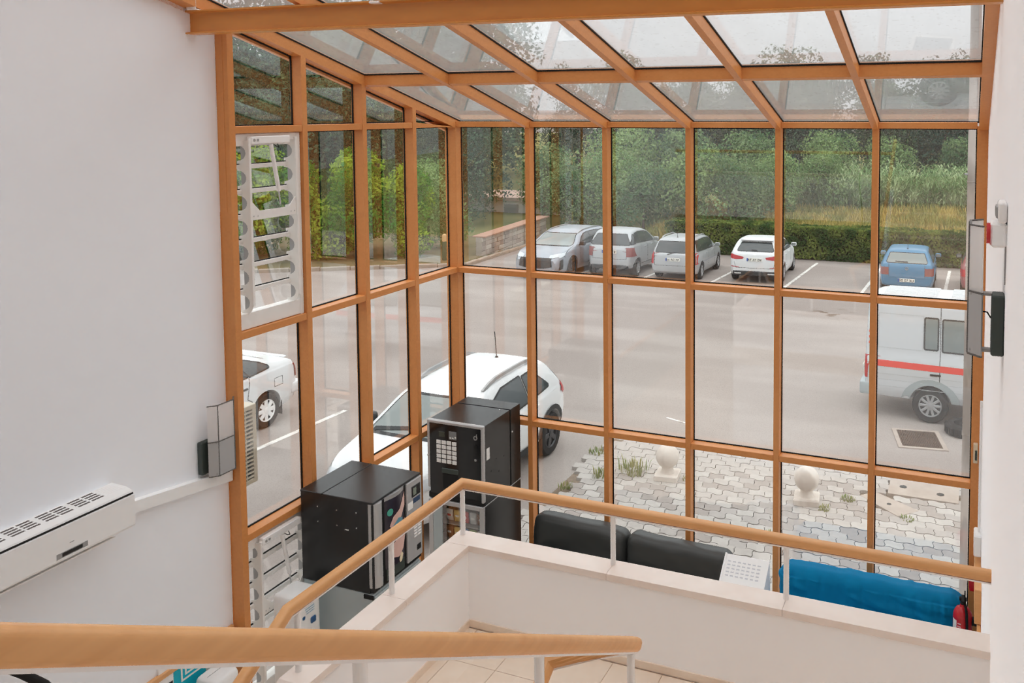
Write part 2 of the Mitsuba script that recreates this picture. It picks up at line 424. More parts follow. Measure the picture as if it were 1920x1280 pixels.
part(st, 'string', prism([(-4.90, LZ - .2), (-4.90, LZ + .2), (-7.73, 3.4 + .2), (-7.73, 3.4 - .2)], 'x', 3.95, 4.02), M_PARA)

# --- dado rails, grey dado paint
bl = struct('trim_1', cbox(-0.118, -0.085, -9.0, YE - .02, 0.92, 0.965, .006), M_WOOD, label='wooden dado rail low on the left wall')
struct('trim_2', box(-0.118, -0.116, -9.0, YE - .02, 0.0, 0.92), M_GREYP)
struct('trim_3', cbox(WX - .03, WX, -3.3, -0.02, 0.92, 0.965, .006), M_WOOD)
struct('trim_4', box(WX - .003, WX, -3.3, -0.02, 0.0, 0.92), M_GREYP)
# ================================================================ INTERIOR THINGS
# --- steel I-beam under the roof
bm = thing('steel_beam', 'orange steel I-beam running across the room under the glass roof', 'beam')
def ibeam(x0, x1, yc, z0, h=.172, w=.1, t=.011):
    p = [(-w / 2, 0), (w / 2, 0), (w / 2, t), (.006, t + .008), (.006, h - t - .008), (w / 2, h - t), (w / 2, h), (-w / 2, h), (-w / 2, h - t), (-.006, h - t - .008), (-.006, t + .008), (-w / 2, t)]
    m = prism([(yc + a, z0 + b) for a, b in p], 'x', x0, x1)
    return m
m = ibeam(-0.118, WX, -3.30, 5.598)
m.vertices[:, 2] -= (m.vertices[:, 0] > 1) * 0.03
part(bm, 'girder', m, M_BEAM)
def bolt(x, y, z, r=.011, axis='z', h=.012):
    c = trimesh.creation.cylinder(radius=r, height=h, sections=6)
    if axis == 'y': c = moved(c, rx=math.pi / 2)
    if axis == 'x': c = moved(c, ry=math.pi / 2)
    return moved(c, (x, y, z))
br = part(bm, 'bracket', cat_([cbox(-0.09, 0.0, -3.36, -3.352, 5.772, 5.86, .002), cbox(-0.09, 0.0, -3.36, -3.28, 5.770, 5.778, .002)]), M_WHITE2, label='white angle bracket')
for q in (-.062, -.026):
    part(br, 'bolt', bolt(q, -3.364, 5.81 + (q + .06) * .6, axis='y'), M_GREYM)
for xb in (1.6, 2.72, 3.62):
    b2 = part(bm, 'clamp_plate', cbox(xb - .06, xb + .02, -3.36, -3.24, 5.742, 5.756, .003), M_WHITE2)
    part(b2, 'bolt', bolt(xb - .02, -3.33, 5.766, .014, h=.03), M_GREYM)

# --- handrails
RS = ring_section(0.062, 0.058, 18, 2.8)
def handrail(name, label, path, posts, bar=True):
    h = thing(name, label, 'handrail')
    path = np.array(path, float)
    part(h, 'wooden_rail', sweep(path, RS), M_WOOD, smooth=40)
    if bar:
        part(h, 'support_bar', sweep(path - [0, 0, .033], np.array([[-.02, -.004], [.02, -.004], [.02, .004], [-.02, .004]])), M_WHITE2)
    for (x, y, z0, z1) in posts:
        p = part(h, 'post', tube([x, y, z0], [x, y, z1], .0165, 12), M_WHITE2, smooth=40)
    return h
rx_, ry_, rz_ = XP - .105, YP + .105, 2.585
post1 = [(rx_, ry_, 2.24, rz_ - .03), (rx_, -4.13, 2.24, rz_ - .03), (rx_, -4.87, 2.24, rz_ - .03), (3.30, ry_, 2.24, rz_ - .03), (4.37, ry_, 2.24, rz_ - .03)]
handrail('parapet_handrail', 'wooden handrail on white posts along the landing parapet', [(WX, ry_, rz_), (rx_, ry_, rz_), (rx_, -4.93, rz_), (rx_, -7.6, rz_ - .6 * 2.67)], post1)
nx = 4.03
handrail('stair_handrail', 'nearest wooden handrail sloping across the foreground and turning at its right end',
         [(nx, -7.72, 4.49), (nx, -4.895, 2.80), (3.63, -4.88, 2.625), (3.63, -7.4, 2.625 - .6 * 2.52)],
         [(nx, -4.92, LZ - .02, 2.78), (nx, -5.72, LZ + .30, 3.26), (nx, -6.58, LZ + .90, 3.78), (3.63, -5.45, LZ - .5, 2.2)])
handrail('upper_handrail', 'wooden handrail along the top of the upper floor parapet', [(-.118, -7.68, 4.25), (nx - .03, -7.68, 4.25)],
         [(x, -7.68, 3.86, 4.22) for x in (.3, 1.3, 2.3, 3.3)])

# --- air conditioner on the left wall
ac = thing('air_conditioner', 'white wall-mounted air conditioner with slotted top on the left wall', 'air conditioner')
AX = -0.118
y0, y1 = -5.03, -4.085
prof = [(AX, 2.235), (AX, 2.505), (AX + .03, 2.52), (AX + .17, 2.515), (AX + .22, 2.498), (AX + .232, 2.475), (AX + .232, 2.275), (AX + .215, 2.256), (AX + .05, 2.232)]
part(ac, 'body', prism(prof, 'y', y0, y1), M_WHITE)
part(ac, 'front_panel', prism([(AX + .226, 2.478), (AX + .242, 2.474), (AX + .242, 2.275), (AX + .236, 2.262), (AX + .226, 2.262)], 'y', y0 + .004, y1 - .002), M_WHITE)
part(ac, 'panel_gap', box(AX + .21, AX + .2335, y0, y1 - .004, 2.4785, 2.488), M_BLACKM)
M_SLOT = mat('grille_dark', lin(92, 86, 84), 0.7)
for gi in range(4):
    for ci in range(2):
        ya = y1 - .235 - gi * .205 - ci * .092
        for k in range(4):
            part(ac, 'intake_slot', cbox(AX + .046 + k * .033, AX + .066 + k * .033, ya, ya + .080, 2.5105, 2.5195 - .0012 * k, .001), M_SLOT)
part(ac, 'end_ribs', cat_([cbox(AX + .046 + k * .022, AX + .056 + k * .022, y1 - .13, y1 - .03, 2.512, 2.5205 - .001 * k, .001) for k in range(6)]), M_WHITE2)
part(ac, 'flap', prism([(AX + .06, 2.205), (AX + .215, 2.232), (AX + .218, 2.240), (AX + .06, 2.213)], 'y', y0 + .02, y1 - .13), M_WHITE)
dsp = part(ac, 'display_strip', prism([(AX + .2405, 2.285), (AX + .2435, 2.285), (AX + .2435, 2.318), (AX + .2405, 2.318)], 'y', -4.62, -4.42), M_GREYM)
part(dsp, 'screen', prism([(AX + .242, 2.290), (AX + .2445, 2.290), (AX + .2445, 2.313), (AX + .242, 2.313)], 'y', -4.585, -4.455), M_BLACK)
part(ac, 'badge', box(AX + .242, AX + .2426, -4.535, -4.505, 2.355, 2.360), M_GREYM)
dk = solo('cable_duct', prism([(-4.085, 2.350), (-4.085, 2.268), (YE - .012, 2.135), (YE - .012, 2.222)], 'x', AX, AX + .055), M_WHITE,
          'white plastic duct running from the air conditioner to the glazing', 'cable duct')

# --- wall lamps: a folded metal plate with a frosted glass pane above it
M_EDGE = mat('lamp_edge', lin(96, 94, 92), .5)
def wall_lamp(label, wallx, sgn, yc, zm):
    k = thing('wall_lamp', label, 'wall lamp')
    def P(d, t): return (wallx + sgn * d, yc + t)
    def fold(z0, z1, th, dz=0):
        path = [(.085, -.125), (.135, -.075), (.135, .075), (.085, .125)]
        poly = LineString([P(*q) for q in path]).buffer(th / 2, join_style=2, cap_style=2)
        return prism(poly, 'z', z0, z1)
    part(k, 'metal_shade', fold(zm - .262, zm, .008), M_SILVER)
    part(k, 'shade_edge', fold(zm - .268, zm - .26, .012), M_EDGE); part(k, 'shade_edge', fold(zm - .004, zm + .004, .012), M_EDGE)
    for t_ in (-.075, .075): part(k, 'fold_line', tube([*P(.140, t_), zm - .262], [*P(.140, t_), zm + .275], .0035, 6), M_EDGE)
    part(k, 'glass_shade', fold(zm + .004, zm + .275, .006), M_FROST)
    part(k, 'glass_rim', fold(zm + .275, zm + .281, .010), M_EDGE)
    a, b = sorted((wallx, wallx + sgn * .05))
    part(k, 'mount', cbox(a, b, yc - .15, yc - .05, zm - .25, zm + .0, .006), M_DKGREEN, label='dark green wall mount')
    for z in (zm - .245, zm - .008):
        a, b = sorted((wallx + sgn * .045, wallx + sgn * .133))
        part(k, 'arm', cbox(a, b, yc - .09, yc - .05, z - .006, z + .006, .002), M_GREYM)
    part(k, 'wire', pipe([(wallx + sgn * .05, yc - .07, zm - .11), (wallx + sgn * .065, yc - .075, zm - .085), (wallx + sgn * .085, yc - .07, zm - .085), (wallx + sgn * .10, yc - .07, zm - .12), (wallx + sgn * .13, yc - .06, zm - .115)], .003, 6), M_BLACKM)
wall_lamp('grey metal wall lamp with frosted pane on the left white wall beside the glazing', -0.118, 1, -3.225, 2.53)
wall_lamp('grey metal wall lamp with frosted pane on the right white wall', WX, -1, -4.22, 4.265)

# --- right wall fittings
em = thing('emergency_light', 'small oval emergency light fixed high on the right wall above the siren', 'emergency light')
part(em, 'housing', moved(rbox(.036, .16, .085, .017, 6), (WX - .018, -4.40, 4.615)), M_WHITE2, smooth=40)
part(em, 'lens', moved(rbox(.02, .11, .05, .009, 6), (WX - .034, -4.40, 4.615)), M_GREYM, smooth=40)
sr = thing('fire_siren', 'white fire alarm siren with red lens on the right wall', 'siren')
part(sr, 'housing', cbox(WX - .062, WX, -4.46, -4.34, 4.475, 4.575, .010), M_WHITE)
part(sr, 'lens', moved(trimesh.creation.cylinder(radius=.042, height=.014, sections=24), (WX - .068, -4.40, 4.525), ry=math.pi / 2), M_RED, smooth=40)
for k in range(3):
    part(sr, 'slot', box(WX - .063, WX - .0615, -4.458 + k * .012, -4.452 + k * .012, 4.485, 4.565), M_RED)
for k in range(2):
    part(sr, 'cable', pipe([(WX - .004, -4.39 - k * .025, 4.475), (WX - .004, -4.39 - k * .03, 4.40), (WX - .004, -4.385 - k * .02, 4.34 - k * .02)], .003, 6), M_GREYM)
sw = thing('key_switch', 'beige wall switch with dark rocker on the right end post', 'switch')
part(sw, 'plate', cbox(5.377, 5.415, -.04, 0, 1.87, 2.05, .006), mat('beige_plastic', lin(214, 196, 168), .45))
part(sw, 'rocker', cbox(5.392, 5.409, -.048, -.04, 1.90, 1.99, .003), M_DKGREEN)
jb = thing('junction_box', 'white junction box low on the right wall beside the end post', 'junction box')
part(jb, 'housing', cbox(WX - .06, WX, -.62, -.44, 1.30, 1.48, .01), M_WHITE)
part(jb, 'conduit', tube([WX - .02, -.53, 1.48], [WX - .02, -.53, 2.6], .011, 8), M_WHITE, smooth=40)
cpnt = thing('fire_call_point', 'small red fire call point beside the right end post', 'call point')
part(cpnt, 'housing', cbox(WX - .085, WX - .0, -.36, -.25, .86, .98, .006), M_RED)
part(cpnt, 'cover', cbox(WX - .088, WX - .085, -.345, -.265, .875, .965, .001), mat('red_dull', lin(165, 30, 38), .4))
nb = thing('framed_noticeboard', 'thin wooden framed notice board above the dado rail on the right wall', 'notice board')
part(nb, 'frame', cat_([cbox(WX - .05, WX, -1.05, -1.01, .97, 1.25, .004), cbox(WX - .05, WX, -.14, -.10, .97, 1.25, .004), cbox(WX - .05, WX, -1.05, -.10, 1.21, 1.25, .004), cbox(WX - .05, WX, -1.05, -.10, .97, 1.0, .004)]), M_WOOD)
part(nb, 'board', box(WX - .03, WX, -1.02, -.13, 1.0, 1.22), M_WHITE)

# --- fire extinguisher
fe = thing('fire_extinguisher', 'red fire extinguisher hanging by the blue-covered sofa', 'fire extinguisher')
ex, ey, ez = 5.315, -0.585, 0.30
part(fe, 'cylinder', lathe([(0, 0), (.066, 0), (.077, .012), (.077, .46), (.072, .49), (.052, .525), (.026, .54), (.022, .56), (0, .56)], 32).apply_translation([ex, ey, ez]), M_RED, smooth=35)
part(fe, 'valve', cat_([moved(trimesh.creation.cylinder(radius=.02, height=.05, sections=16), (ex, ey, ez + .58)), cbox(ex - .03, ex + .03, ey - .016, ey + .016, ez + .59, ez + .615, .004)]), M_BLACKM, smooth=35)
part(fe, 'lever', cat_([cbox(ex - .012, ex + .012, ey - .1, ey + .01, ez + .625, ez + .636, .003), cbox(ex - .01, ex + .01, ey - .09, ey, ez + .60, ez + .608, .003), cbox(ex + .01, ex + .02, ey - .01, ey + .02, ez + .62, ez + .67, .003)]), M_BLACKM)
part(fe, 'hose', pipe([(ex + .01, ey - .02, ez + .60), (ex + .02, ey - .075, ez + .585), (ex + .03, ey - .09, ez + .53), (ex + .035, ey - .088, ez + .42), (ex + .035, ey - .085, ez + .33)], .011, 8), M_BLACKM, smooth=60)
def cyl_label(a0, a1, z0, z1, r=.0778):
    a = np.linspace(a0, a1, 10)
    o = [(math.cos(t) * r, math.sin(t) * r) for t in a]; i_ = [(math.cos(t) * (r - .0012), math.sin(t) * (r - .0012)) for t in a[::-1]]
    return prism(o + i_, 'z', z0, z1).apply_translation([ex, ey, ez])
D = math.radians
for (a0, a1, z0, z1) in ((-165, -128, .30, .44), (-150, -98, .06, .22)):
    part(fe, 'paper_label', cyl_label(D(a0), D(a1), z0, z1), M_STICK)
for k, z in enumerate((.19, .155, .12)):
    part(fe, 'pictogram', cyl_label(D(-118), D(-103), z - .012, z + .012, .0783), mat('label_blue', lin(60, 74, 120), .5) if k == 0 else 'mat_label_blue')
for k, z in enumerate((.42, .395, .37, .345, .32)):
    part(fe, 'print_line', cyl_label(D(-122), D(-100), z - .006, z + .006, .0782), mat('print_pale', lin(222, 170, 172), .5) if k == 0 else 'mat_print_pale')
part(fe, 'bracket', cbox(ex + .06, WX, ey - .03, ey + .03, ez + .40, ez + .45, .003), M_BLACKM)

cd = thing('hanging_cord', 'thin dark cord below the near handrail at the bottom left corner', 'cord')
part(cd, 'cord', pipe([(3.55, -7.25, 4.02), (3.5, -7.05, 3.93), (3.5, -7.016, 3.907), (3.5, -6.976, 3.865), (3.5, -6.93, 3.811), (3.52, -6.85, 3.66), (3.56, -6.8, 3.40), (3.58, -6.78, 3.0)], .009, 8), M_BLACKM, smooth=60)
# --- sofas
def leather_bump(p, n, uv):
    return 0.0006 * FB(p.x * 90, p.y * 90, p.z * 90, 2) + 0.002 * FB(p.x * 14, p.y * 14, p.z * 6, 3)
M_LEATH = mat('black_leather', lin(56, 58, 57), 0.34, spec=0.5, bump=(leather_bump, 2e-3))
def wrinkled(m, amp, fx, seed, top=None):
    n = m.vertex_normals.copy(); v = m.vertices.copy()
    d = meshkit.fbm(v * fx + seed, 3, seed=seed) - 0.5
    m.vertices = v + n * (d * amp)[:, None]
    return m
sf = thing('black_sofa', 'black leather two-seat sofa with its back to the front glazing', 'sofa')
rot = math.radians(-4.0)
def sofa_at(m, cx, cy): return moved(m, (cx, cy, 0), rz=rot)
SC = (2.14, -0.60)
for s in (-1, 1):
    b = wrinkled(moved(rbox(1.085, .26, .62, .10, 26), (s * .547, .30, .495), rx=-.10), .035, np.array([3, 3, 5.]), 3 + s)
    part(sf, 'back_cushion', sofa_at(b, *SC), M_LEATH, smooth=True)
    c = wrinkled(moved(rbox(.84, .66, .22, .07, 18), (s * .42, -.16, .33)), .02, np.array([4, 4, 4.]), 8 + s)
    part(sf, 'seat_cushion', sofa_at(c, *SC), M_LEATH, smooth=True)
    a = wrinkled(moved(rbox(.16, .80, .34, .07, 16), (s * .925, -.12, .36)), .015, np.array([4, 4, 4.]), 12 + s)
    part(sf, 'armrest', sofa_at(a, *SC), M_LEATH, smooth=True)
part(sf, 'base', sofa_at(moved(rbox(1.96, .9, .16, .03, 6), (0, -.06, .15)), *SC), M_LEATH)
for sx in (-.9, .9):
    for sy in (-.42, .28): part(sf, 'leg', sofa_at(moved(trimesh.creation.cylinder(radius=.025, height=.08, sections=12), (sx, sy, .04)), *SC), M_BLACKM)
def c_blue(p, n, uv):
    return MIX(lin(0, 124, 172), lin(0, 112, 160), FB(p.x * 8, p.y * 8, p.z * 8, 2))
M_BLUE = mat('blue_cloth', c_blue, 0.75, spec=0.15, sheen=.3)
bs = thing('blue_sofa', 'sofa under a creased bright blue cover below the right-hand panes', 'sofa')
bx, by = 4.50, -0.60
m = rbox(1.60, .28, .66, .10, 90)
m.apply_transform(trimesh.transformations.rotation_matrix(-.08, [1, 0, 0])); m.apply_translation([0, .27, .46])
v = m.vertices; n = m.vertex_normals
cre = meshkit.fbm(np.c_[v[:, 0] * 24 + v[:, 2] * 1.5, v[:, 1] * 3, v[:, 2] * 1.6], 3, seed=4) - .5
w = np.clip((v[:, 2] - .52) / .2, .15, 1)
big = meshkit.fbm(v * np.array([3.2, 3, 3.4]), 3, seed=9) - .5
dia = np.maximum(0, meshkit.fbm(np.c_[v[:, 0] * 3 + v[:, 2] * 6, v[:, 1], v[:, 2] * 2 - v[:, 0] * 2], 3, seed=14) - .52)
m.vertices = v + n * (cre * .07 * w * np.clip((.80 - v[:, 2]) / .08, .35, 1) + big * .03 + dia * .14 * (v[:, 2] < .72))[:, None]
part(bs, 'back_cover', moved(m, (bx + .005, by + .03, 0)), M_BLUE, smooth=True)
m = wrinkled(moved(rbox(1.44, .66, .26, .07, 26), (-.06, -.19, .31)), .04, np.array([4, 4, 4.]), 31)
part(bs, 'seat_cover', moved(m, (bx, by, 0)), M_BLUE, smooth=True)
part(bs, 'base', moved(rbox(1.5, .85, .16, .03, 6), (bx, by - .08, .12)), M_BLACKM)
for sx in (-.68, .68):
    for sy in (-.42, .25): part(bs, 'leg', tube([bx + sx, by + sy, 0], [bx + sx, by + sy, .06], .022, 12), M_BLACKM)

# --- white slotted plastic chest between the sofas
ch = thing('slotted_plastic_chest', 'white plastic chest with slotted sloping lid between the black and blue sofas', 'plastic chest')
cx0, cx1, cyb, cyf = 3.225, 3.64, -0.47, -0.725
part(ch, 'body', prism([(cyb + .08, 0.0), (cyb, 0.825), (cyb - .03, 0.845), (cyf, 0.685), (cyf - .015, 0.645), (cyf - .02, 0.0)], 'x', cx0 + .012, cx1 - .004), M_WHITE)
dy, dz = cyf - (cyb - .03), .60 - .76
def on_lid(u, v, h=0.0):   # u across, v down the slope
    L = math.hypot(dy, dz)
    return (cx0 + u, cyb - .03 + dy * v - dz / L * -h * -1, .76 + dz * v + h)
lid = prism([(cyb + .01, 0.850), (cyb - .03, 0.870), (cyf - .02, 0.703), (cyf - .03, 0.625), (cyf - .018, 0.625), (cyf - .008, 0.692), (cyb - .03, 0.855), (cyb + .008, 0.837)], 'x', cx0, cx1)
part(ch, 'lid', lid, M_WHITE)
sl = mat('slot_shadow', lin(196, 198, 204), .6)
for i in range(7):
    for j in range(5):
        u, v_ = .05 + i * .047, .22 + j * .115
        yy, zz = cyb - .03 + (cyf - .02 - cyb + .03) * v_, .870 + (.703 - .870) * v_
        part(ch, 'slot', moved(box(-.015, .015, -.006, .006, -.0012, .0016), (cx0 + u, yy, zz), rx=math.atan2(.167, .01 + (cyb - .03 - cyf)) * 1.0), sl)
for xa in (cx1 - .016, cx0 - .004): part(ch, 'rim', prism([(cyb - .03, 0.880), (cyf - .02, 0.713), (cyf - .028, 0.685), (cyb - .03, 0.860)], 'x', xa, xa + .018), M_WHITE)

# --- coffee machine on a grey cabinet by the left glazing
X0, X1, YA, YB = 0.042, 0.80, -2.50, -1.85
cb = thing('machine_cabinet', 'grey steel cabinet under the coffee machine by the left glazing', 'cabinet')
part(cb, 'body', cbox(X0 + .01, X1 - .03, YA + .005, YB - .005, 0.06, 1.045, .004), M_CAB)
part(cb, 'plinth', box(X0 + .04, X1 - .06, YA + .03, YB - .03, 0, .06), M_BLACKM)
part(cb, 'door', cbox(X1 - .03, X1 - .012, YA + .008, YB - .008, .08, 1.03, .003), M_CAB)
part(cb, 'handle', cbox(X1 - .12, X1 - .02, YA - .006, YA + .006, 1.005, 1.04, .003), M_BLACKM)
cm = thing('coffee_machine', 'black coffee vending machine with silver keypad column by the left glazing', 'vending machine')
part(cm, 'body', cbox(X0, X1 - .06, YA, YB, 1.05, 1.815, .004), M_BLACK)
part(cm, 'rear_lid', cbox(X0 - .002, X0 + .225, YA - .003, YB + .003, 1.81, 1.828, .004), M_BLACK)
part(cm, 'top_lid', cbox(X0 + .232, X1 - .01, YA - .003, YB + .003, 1.81, 1.828, .004), M_BLACK)
dr_ = part(cm, 'door', cbox(X1 - .058, X1 - .012, YA + .002, YB - .002, 1.065, 1.808, .004), M_BLACK)
col = [(X1 - .06 + .075 * math.cos(t) ** .7 if math.cos(t) > 0 else X1 - .06, YA + .06 + .06 * math.sin(t)) for t in np.linspace(-math.pi / 2, math.pi / 2, 13)]
part(dr_, 'silver_column', prism(col, 'z', 1.10, 1.808), M_SILVER, smooth=40)
# curved top visor: the poster panel bows outward
bow = [(X1 - .02 + .035 * math.sin(math.pi * (k / 12)), YA + .125 + (YB - YA - .345) * k / 12) for k in range(13)]
visor = bow + [(X1 - .03, bow[-1][1]), (X1 - .03, bow[0][1])]
part(dr_, 'visor', prism(visor, 'z', 1.775, 1.808), M_GREYM)
part(dr_, 'poster_panel', prism(visor, 'z', 1.19, 1.775), mat('poster_dark', lin(40, 34, 46), .25))
def on_bow(t):
    return X1 - .02 + .035 * math.sin(math.pi * t), YA + .125 + (YB - YA - .345) * t
def bow_patch(poly, z0, zs, lift):
    """poly in (t, z) units of the poster, bent over its bow"""
    P_ = Polygon(poly).buffer(0)
    m = trimesh.creation.extrude_polygon(P_, .0015, engine='earcut')
    m = m.subdivide().subdivide().subdivide()
    v = m.vertices
    t = v[:, 0]
    xx = X1 - .02 + .035 * np.sin(np.pi * np.clip(t, 0, 1)) + lift + .0015 + v[:, 2]
    yy = YA + .125 + (YB - YA - .345) * t
    return trimesh.Trimesh(np.c_[xx, yy, z0 + v[:, 1] * zs], m.faces, process=False)
M_SKIN = mat('print_skin', lin(206, 170, 160), .4); M_TEALP = mat('print_teal', lin(92, 140, 158), .35); M_GRNP = mat('print_green', lin(70, 160, 140), .4); M_CREAM = mat('print_cream', lin(214, 200, 170), .4)
part(dr_, 'printed_hand', bow_patch([(.22, .62), (.35, .74), (.62, .80), (.80, .92), (.97, .99), (.97, .78), (.86, .74), (.7, .66), (.5, .62), (.3, .55)], 1.20, .56, .001), M_SKIN)
part(dr_, 'printed_palm', bow_patch([(.3, .12), (.28, .30), (.5, .38), (.9, .48), (.97, .6), (.97, .30), (.8, .14), (.55, .07)], 1.20, .56, .001), M_SKIN)
part(dr_, 'printed_glass', bow_patch([(.25, .45), (.33, .60), (.55, .68), (.75, .64), (.8, .54), (.7, .42), (.5, .40), (.35, .38)], 1.20, .56, .003), M_TEALP)
part(dr_, 'printed_disc', bow_patch([(.24 + .10 * math.cos(a), .83 + .055 * math.sin(a)) for a in np.linspace(0, 6.28, 20)[:-1]], 1.20, .56, .002), M_GRNP)
part(dr_, 'printed_leaf', bow_patch([(.55, .02), (.62, .10), (.70, .11), (.78, .06), (.70, -.02), (.60, -.03)], 1.20, .56, .003), M_CREAM)
part(dr_, 'cup_window', cbox(X1 - .02, X1 - .004, YA + .16, YA + .40, 1.085, 1.185, .004), M_DKGREEN)
kp = part(dr_, 'keypad_panel', cbox(X1 - .02, X1 + .004, YB - .215, YB - .004, 1.10, 1.806, .004), M_SILVER)
part(kp, 'display', cbox(X1 + .002, X1 + .010, YB - .15, YB - .03, 1.66, 1.755, .003), M_BLACK)
part(kp, 'screen', box(X1 + .010, X1 + .0105, YB - .135, YB - .09, 1.675, 1.74), mat('lcd', lin(120, 130, 118), .3))
part(kp, 'blue_label', box(X1 + .004, X1 + .005, YB - .13, YB - .03, 1.60, 1.645), mat('label_dkblue', lin(44, 66, 96), .4))
part(kp, 'white_label', box(X1 + .004, X1 + .005, YB - .205, YB - .135, 1.565, 1.63), M_STICK)
for c_ in range(2):
    for r_ in range(9):
        part(kp, 'button', cbox(X1 + .003, X1 + .012, YB - .13 + c_ * .055, YB - .085 + c_ * .055, 1.50 - r_ * .026, 1.515 - r_ * .026, .003), M_WHITE2)
part(kp, 'coin_return', cbox(X1 + .0, X1 + .008, YB - .085, YB - .03, 1.16, 1.21, .003), M_BLACKM)
for (yy, zz) in ((.12, 1.73), (.32, 1.73), (.52, 1.74), (.12, 1.60), (.32, 1.60), (.52, 1.61)):
    part(cm, 'screw', moved(trimesh.creation.cylinder(radius=.006, height=.004, sections=10), (X0 + .06 + yy, YA - .001, zz - .02), rx=math.pi / 2), M_CHROME)
part(cm, 'side_tag', box(X0 + .46, X0 + .50, YA - .0012, YA, 1.555, 1.562), M_STICK)

# --- drinks machine on top of a snack machine in the corner
X0, X1, YA, YB = 0.135, 0.79, -0.81, -0.05
sm = thing('snack_machine', 'black snack vending machine with glass front under the drinks machine', 'vending machine')
t = .03
part(sm, 'plinth', box(X0 + .03, X1 - .03, YA + .06, YB - .03, 0, .065), M_BLACKM)
part(sm, 'body', cat_([box(X0, X0 + t, YA + .03, YB, .06, 1.04), box(X1 - t, X1, YA + .03, YB, .06, 1.04), box(X0, X1, YB - t, YB, .06, 1.04), box(X0, X1, YA + .03, YB, 1.0, 1.04), box(X0, X1, YA + .03, YB, .06, .30)]), M_BLACK)
part(sm, 'front_frame', cat_([cbox(X0, X0 + .05, YA, YA + .032, .06, 1.04, .004), cbox(X1 - .05, X1, YA, YA + .032, .06, 1.04, .004), cbox(X0 + .05, X1 - .05, YA, YA + .032, .995, 1.04, .004), cbox(X0 + .05, X1 - .05, YA, YA + .032, .06, .32, .004)]), M_SILVER)
part(sm, 'side_panel', cbox(X0 + .05, X0 + .16, YA + .004, YA + .02, .32, .995, .003), M_CAB)
part(sm, 'glass_front', trimesh.Trimesh([[X0 + .16, YA + .012, .32], [X1 - .05, YA + .012, .32], [X1 - .05, YA + .012, .995], [X0 + .16, YA + .012, .995]], [[0, 1, 2], [0, 2, 3]], process=False), M_GLASS)
for z in (.42, .60, .78): part(sm, 'shelf', box(X0 + .05, X1 - .05, YA + .06, YB - .05, z - .008, z), M_GREYM)
part(sm, 'side_edge', cbox(X1 - .002, X1 + .006, YA, YB, 1.038, 1.046, .001), M_SILVER)
pk_cols = dict(orange=(214, 130, 60), red=(196, 60, 58), white=(226, 226, 226), gold=(206, 178, 110), blue=(90, 130, 180), brown=(120, 76, 52), silver=(190, 190, 192), green=(120, 150, 90))
for n_, c_ in pk_cols.items(): mat('pack_' + n_, lin(*c_), .3)
rows = [(.78, 'upper', ['white', 'gold', 'red', 'silver', 'brown']), (.60, 'middle', ['brown', 'gold', 'blue', 'green', 'white']), (.42, 'lower', ['orange', 'silver', 'brown', 'red', 'gold'])]
pack = rbox(.075, .035, .13, .014, 8)
vv = pack.vertices; pack.vertices = vv * np.c_[1 + .1 * (vv[:, 2] / .065) ** 2, 1 - .6 * (np.abs(vv[:, 2]) / .065) ** 2, np.ones(len(vv))]
for z, rn, cols in rows:
    for i, c_ in enumerate(cols):
        o = thing('snack_packet', f'{c_} snack packet on the {rn} shelf of the snack machine', 'snack packet', 'snacks behind the glass')
        xx = X0 + .185 + i * .094
        part(o, 'wrapper', moved(pack, (xx, YA + .11, z + .07), rx=.12, rz=.1 * math.sin(i * 2.1)), 'mat_pack_' + c_, smooth=True)
        part(o, 'print_band', moved(rbox(.05, .04, .03, .012, 4), (xx, YA + .108, z + .075), rx=.12), 'mat_pack_white' if c_ != 'white' else 'mat_pack_red')
dm = thing('drinks_machine', 'tall black hot drinks vending machine with silver frame in the corner', 'vending machine')
part(dm, 'body', cbox(X0, X1, YA + .04, YB - .215, 1.05, 1.865, .003), M_BLACK)
part(dm, 'rear_unit', cbox(X0, X1 + .004, YB - .205, YB, 1.05, 1.868, .003), M_BLACK)
fr = part(dm, 'silver_frame', cat_([cbox(X0 - .004, X0 + .022, YA, YA + .045, 1.16, 1.87, .006), cbox(X1 - .026, X1 + .004, YA, YA + .045, 1.08, 1.87, .008), cbox(X0 - .004, X1 + .004, YA, YA + .045, 1.838, 1.872, .008)]), M_SILVER)
do = part(dm, 'door', cbox(X0 + .02, X1 - .024, YA + .008, YA + .045, 1.10, 1.84, .004), mat('door_gloss', lin(26, 27, 28), .12))
part(dm, 'base_lip', cbox(X0, X1, YA + .01, YA + .05, 1.05, 1.11, .004), M_BLACKM)
KX = X0 + .105
for c_ in range(4):
    for r_ in range(5):
        b = part(do, 'button', cbox(KX + c_ * .062, KX + .052 + c_ * .062, YA + .003, YA + .01, 1.63 - r_ * .049, 1.67 - r_ * .049, .002), M_STICK)
part(do, 'display', cbox(KX + .03, KX + .10, YA + .004, YA + .01, 1.705, 1.76, .002), mat('lcd_dark', lin(60, 64, 54), .2))
part(do, 'price_card', cbox(KX + .15, KX + .24, YA + .004, YA + .01, 1.69, 1.775, .002), mat('card_grey', lin(120, 122, 122), .4))
for k in range(3): part(do, 'card_mark', box(KX + .16 + k * .03, KX + .178 + k * .03, YA + .003, YA + .0045, 1.70 + .01 * (k == 2), 1.715 + .01 * (k == 2)), M_STICK)
part(do, 'coin_slot', cat_([moved(trimesh.creation.annulus(.012, .024, .008, sections=24), (X1 - .085, YA + .006, 1.745), rx=math.pi / 2), cbox(X1 - .075, X1 - .067, YA, YA + .008, 1.745, 1.785, .002)]), M_CHROME, smooth=40)
part(do, 'return_button', moved(trimesh.creation.cylinder(radius=.018, height=.008, sections=20), (X1 - .085, YA + .006, 1.655), rx=math.pi / 2), M_BLACKM)
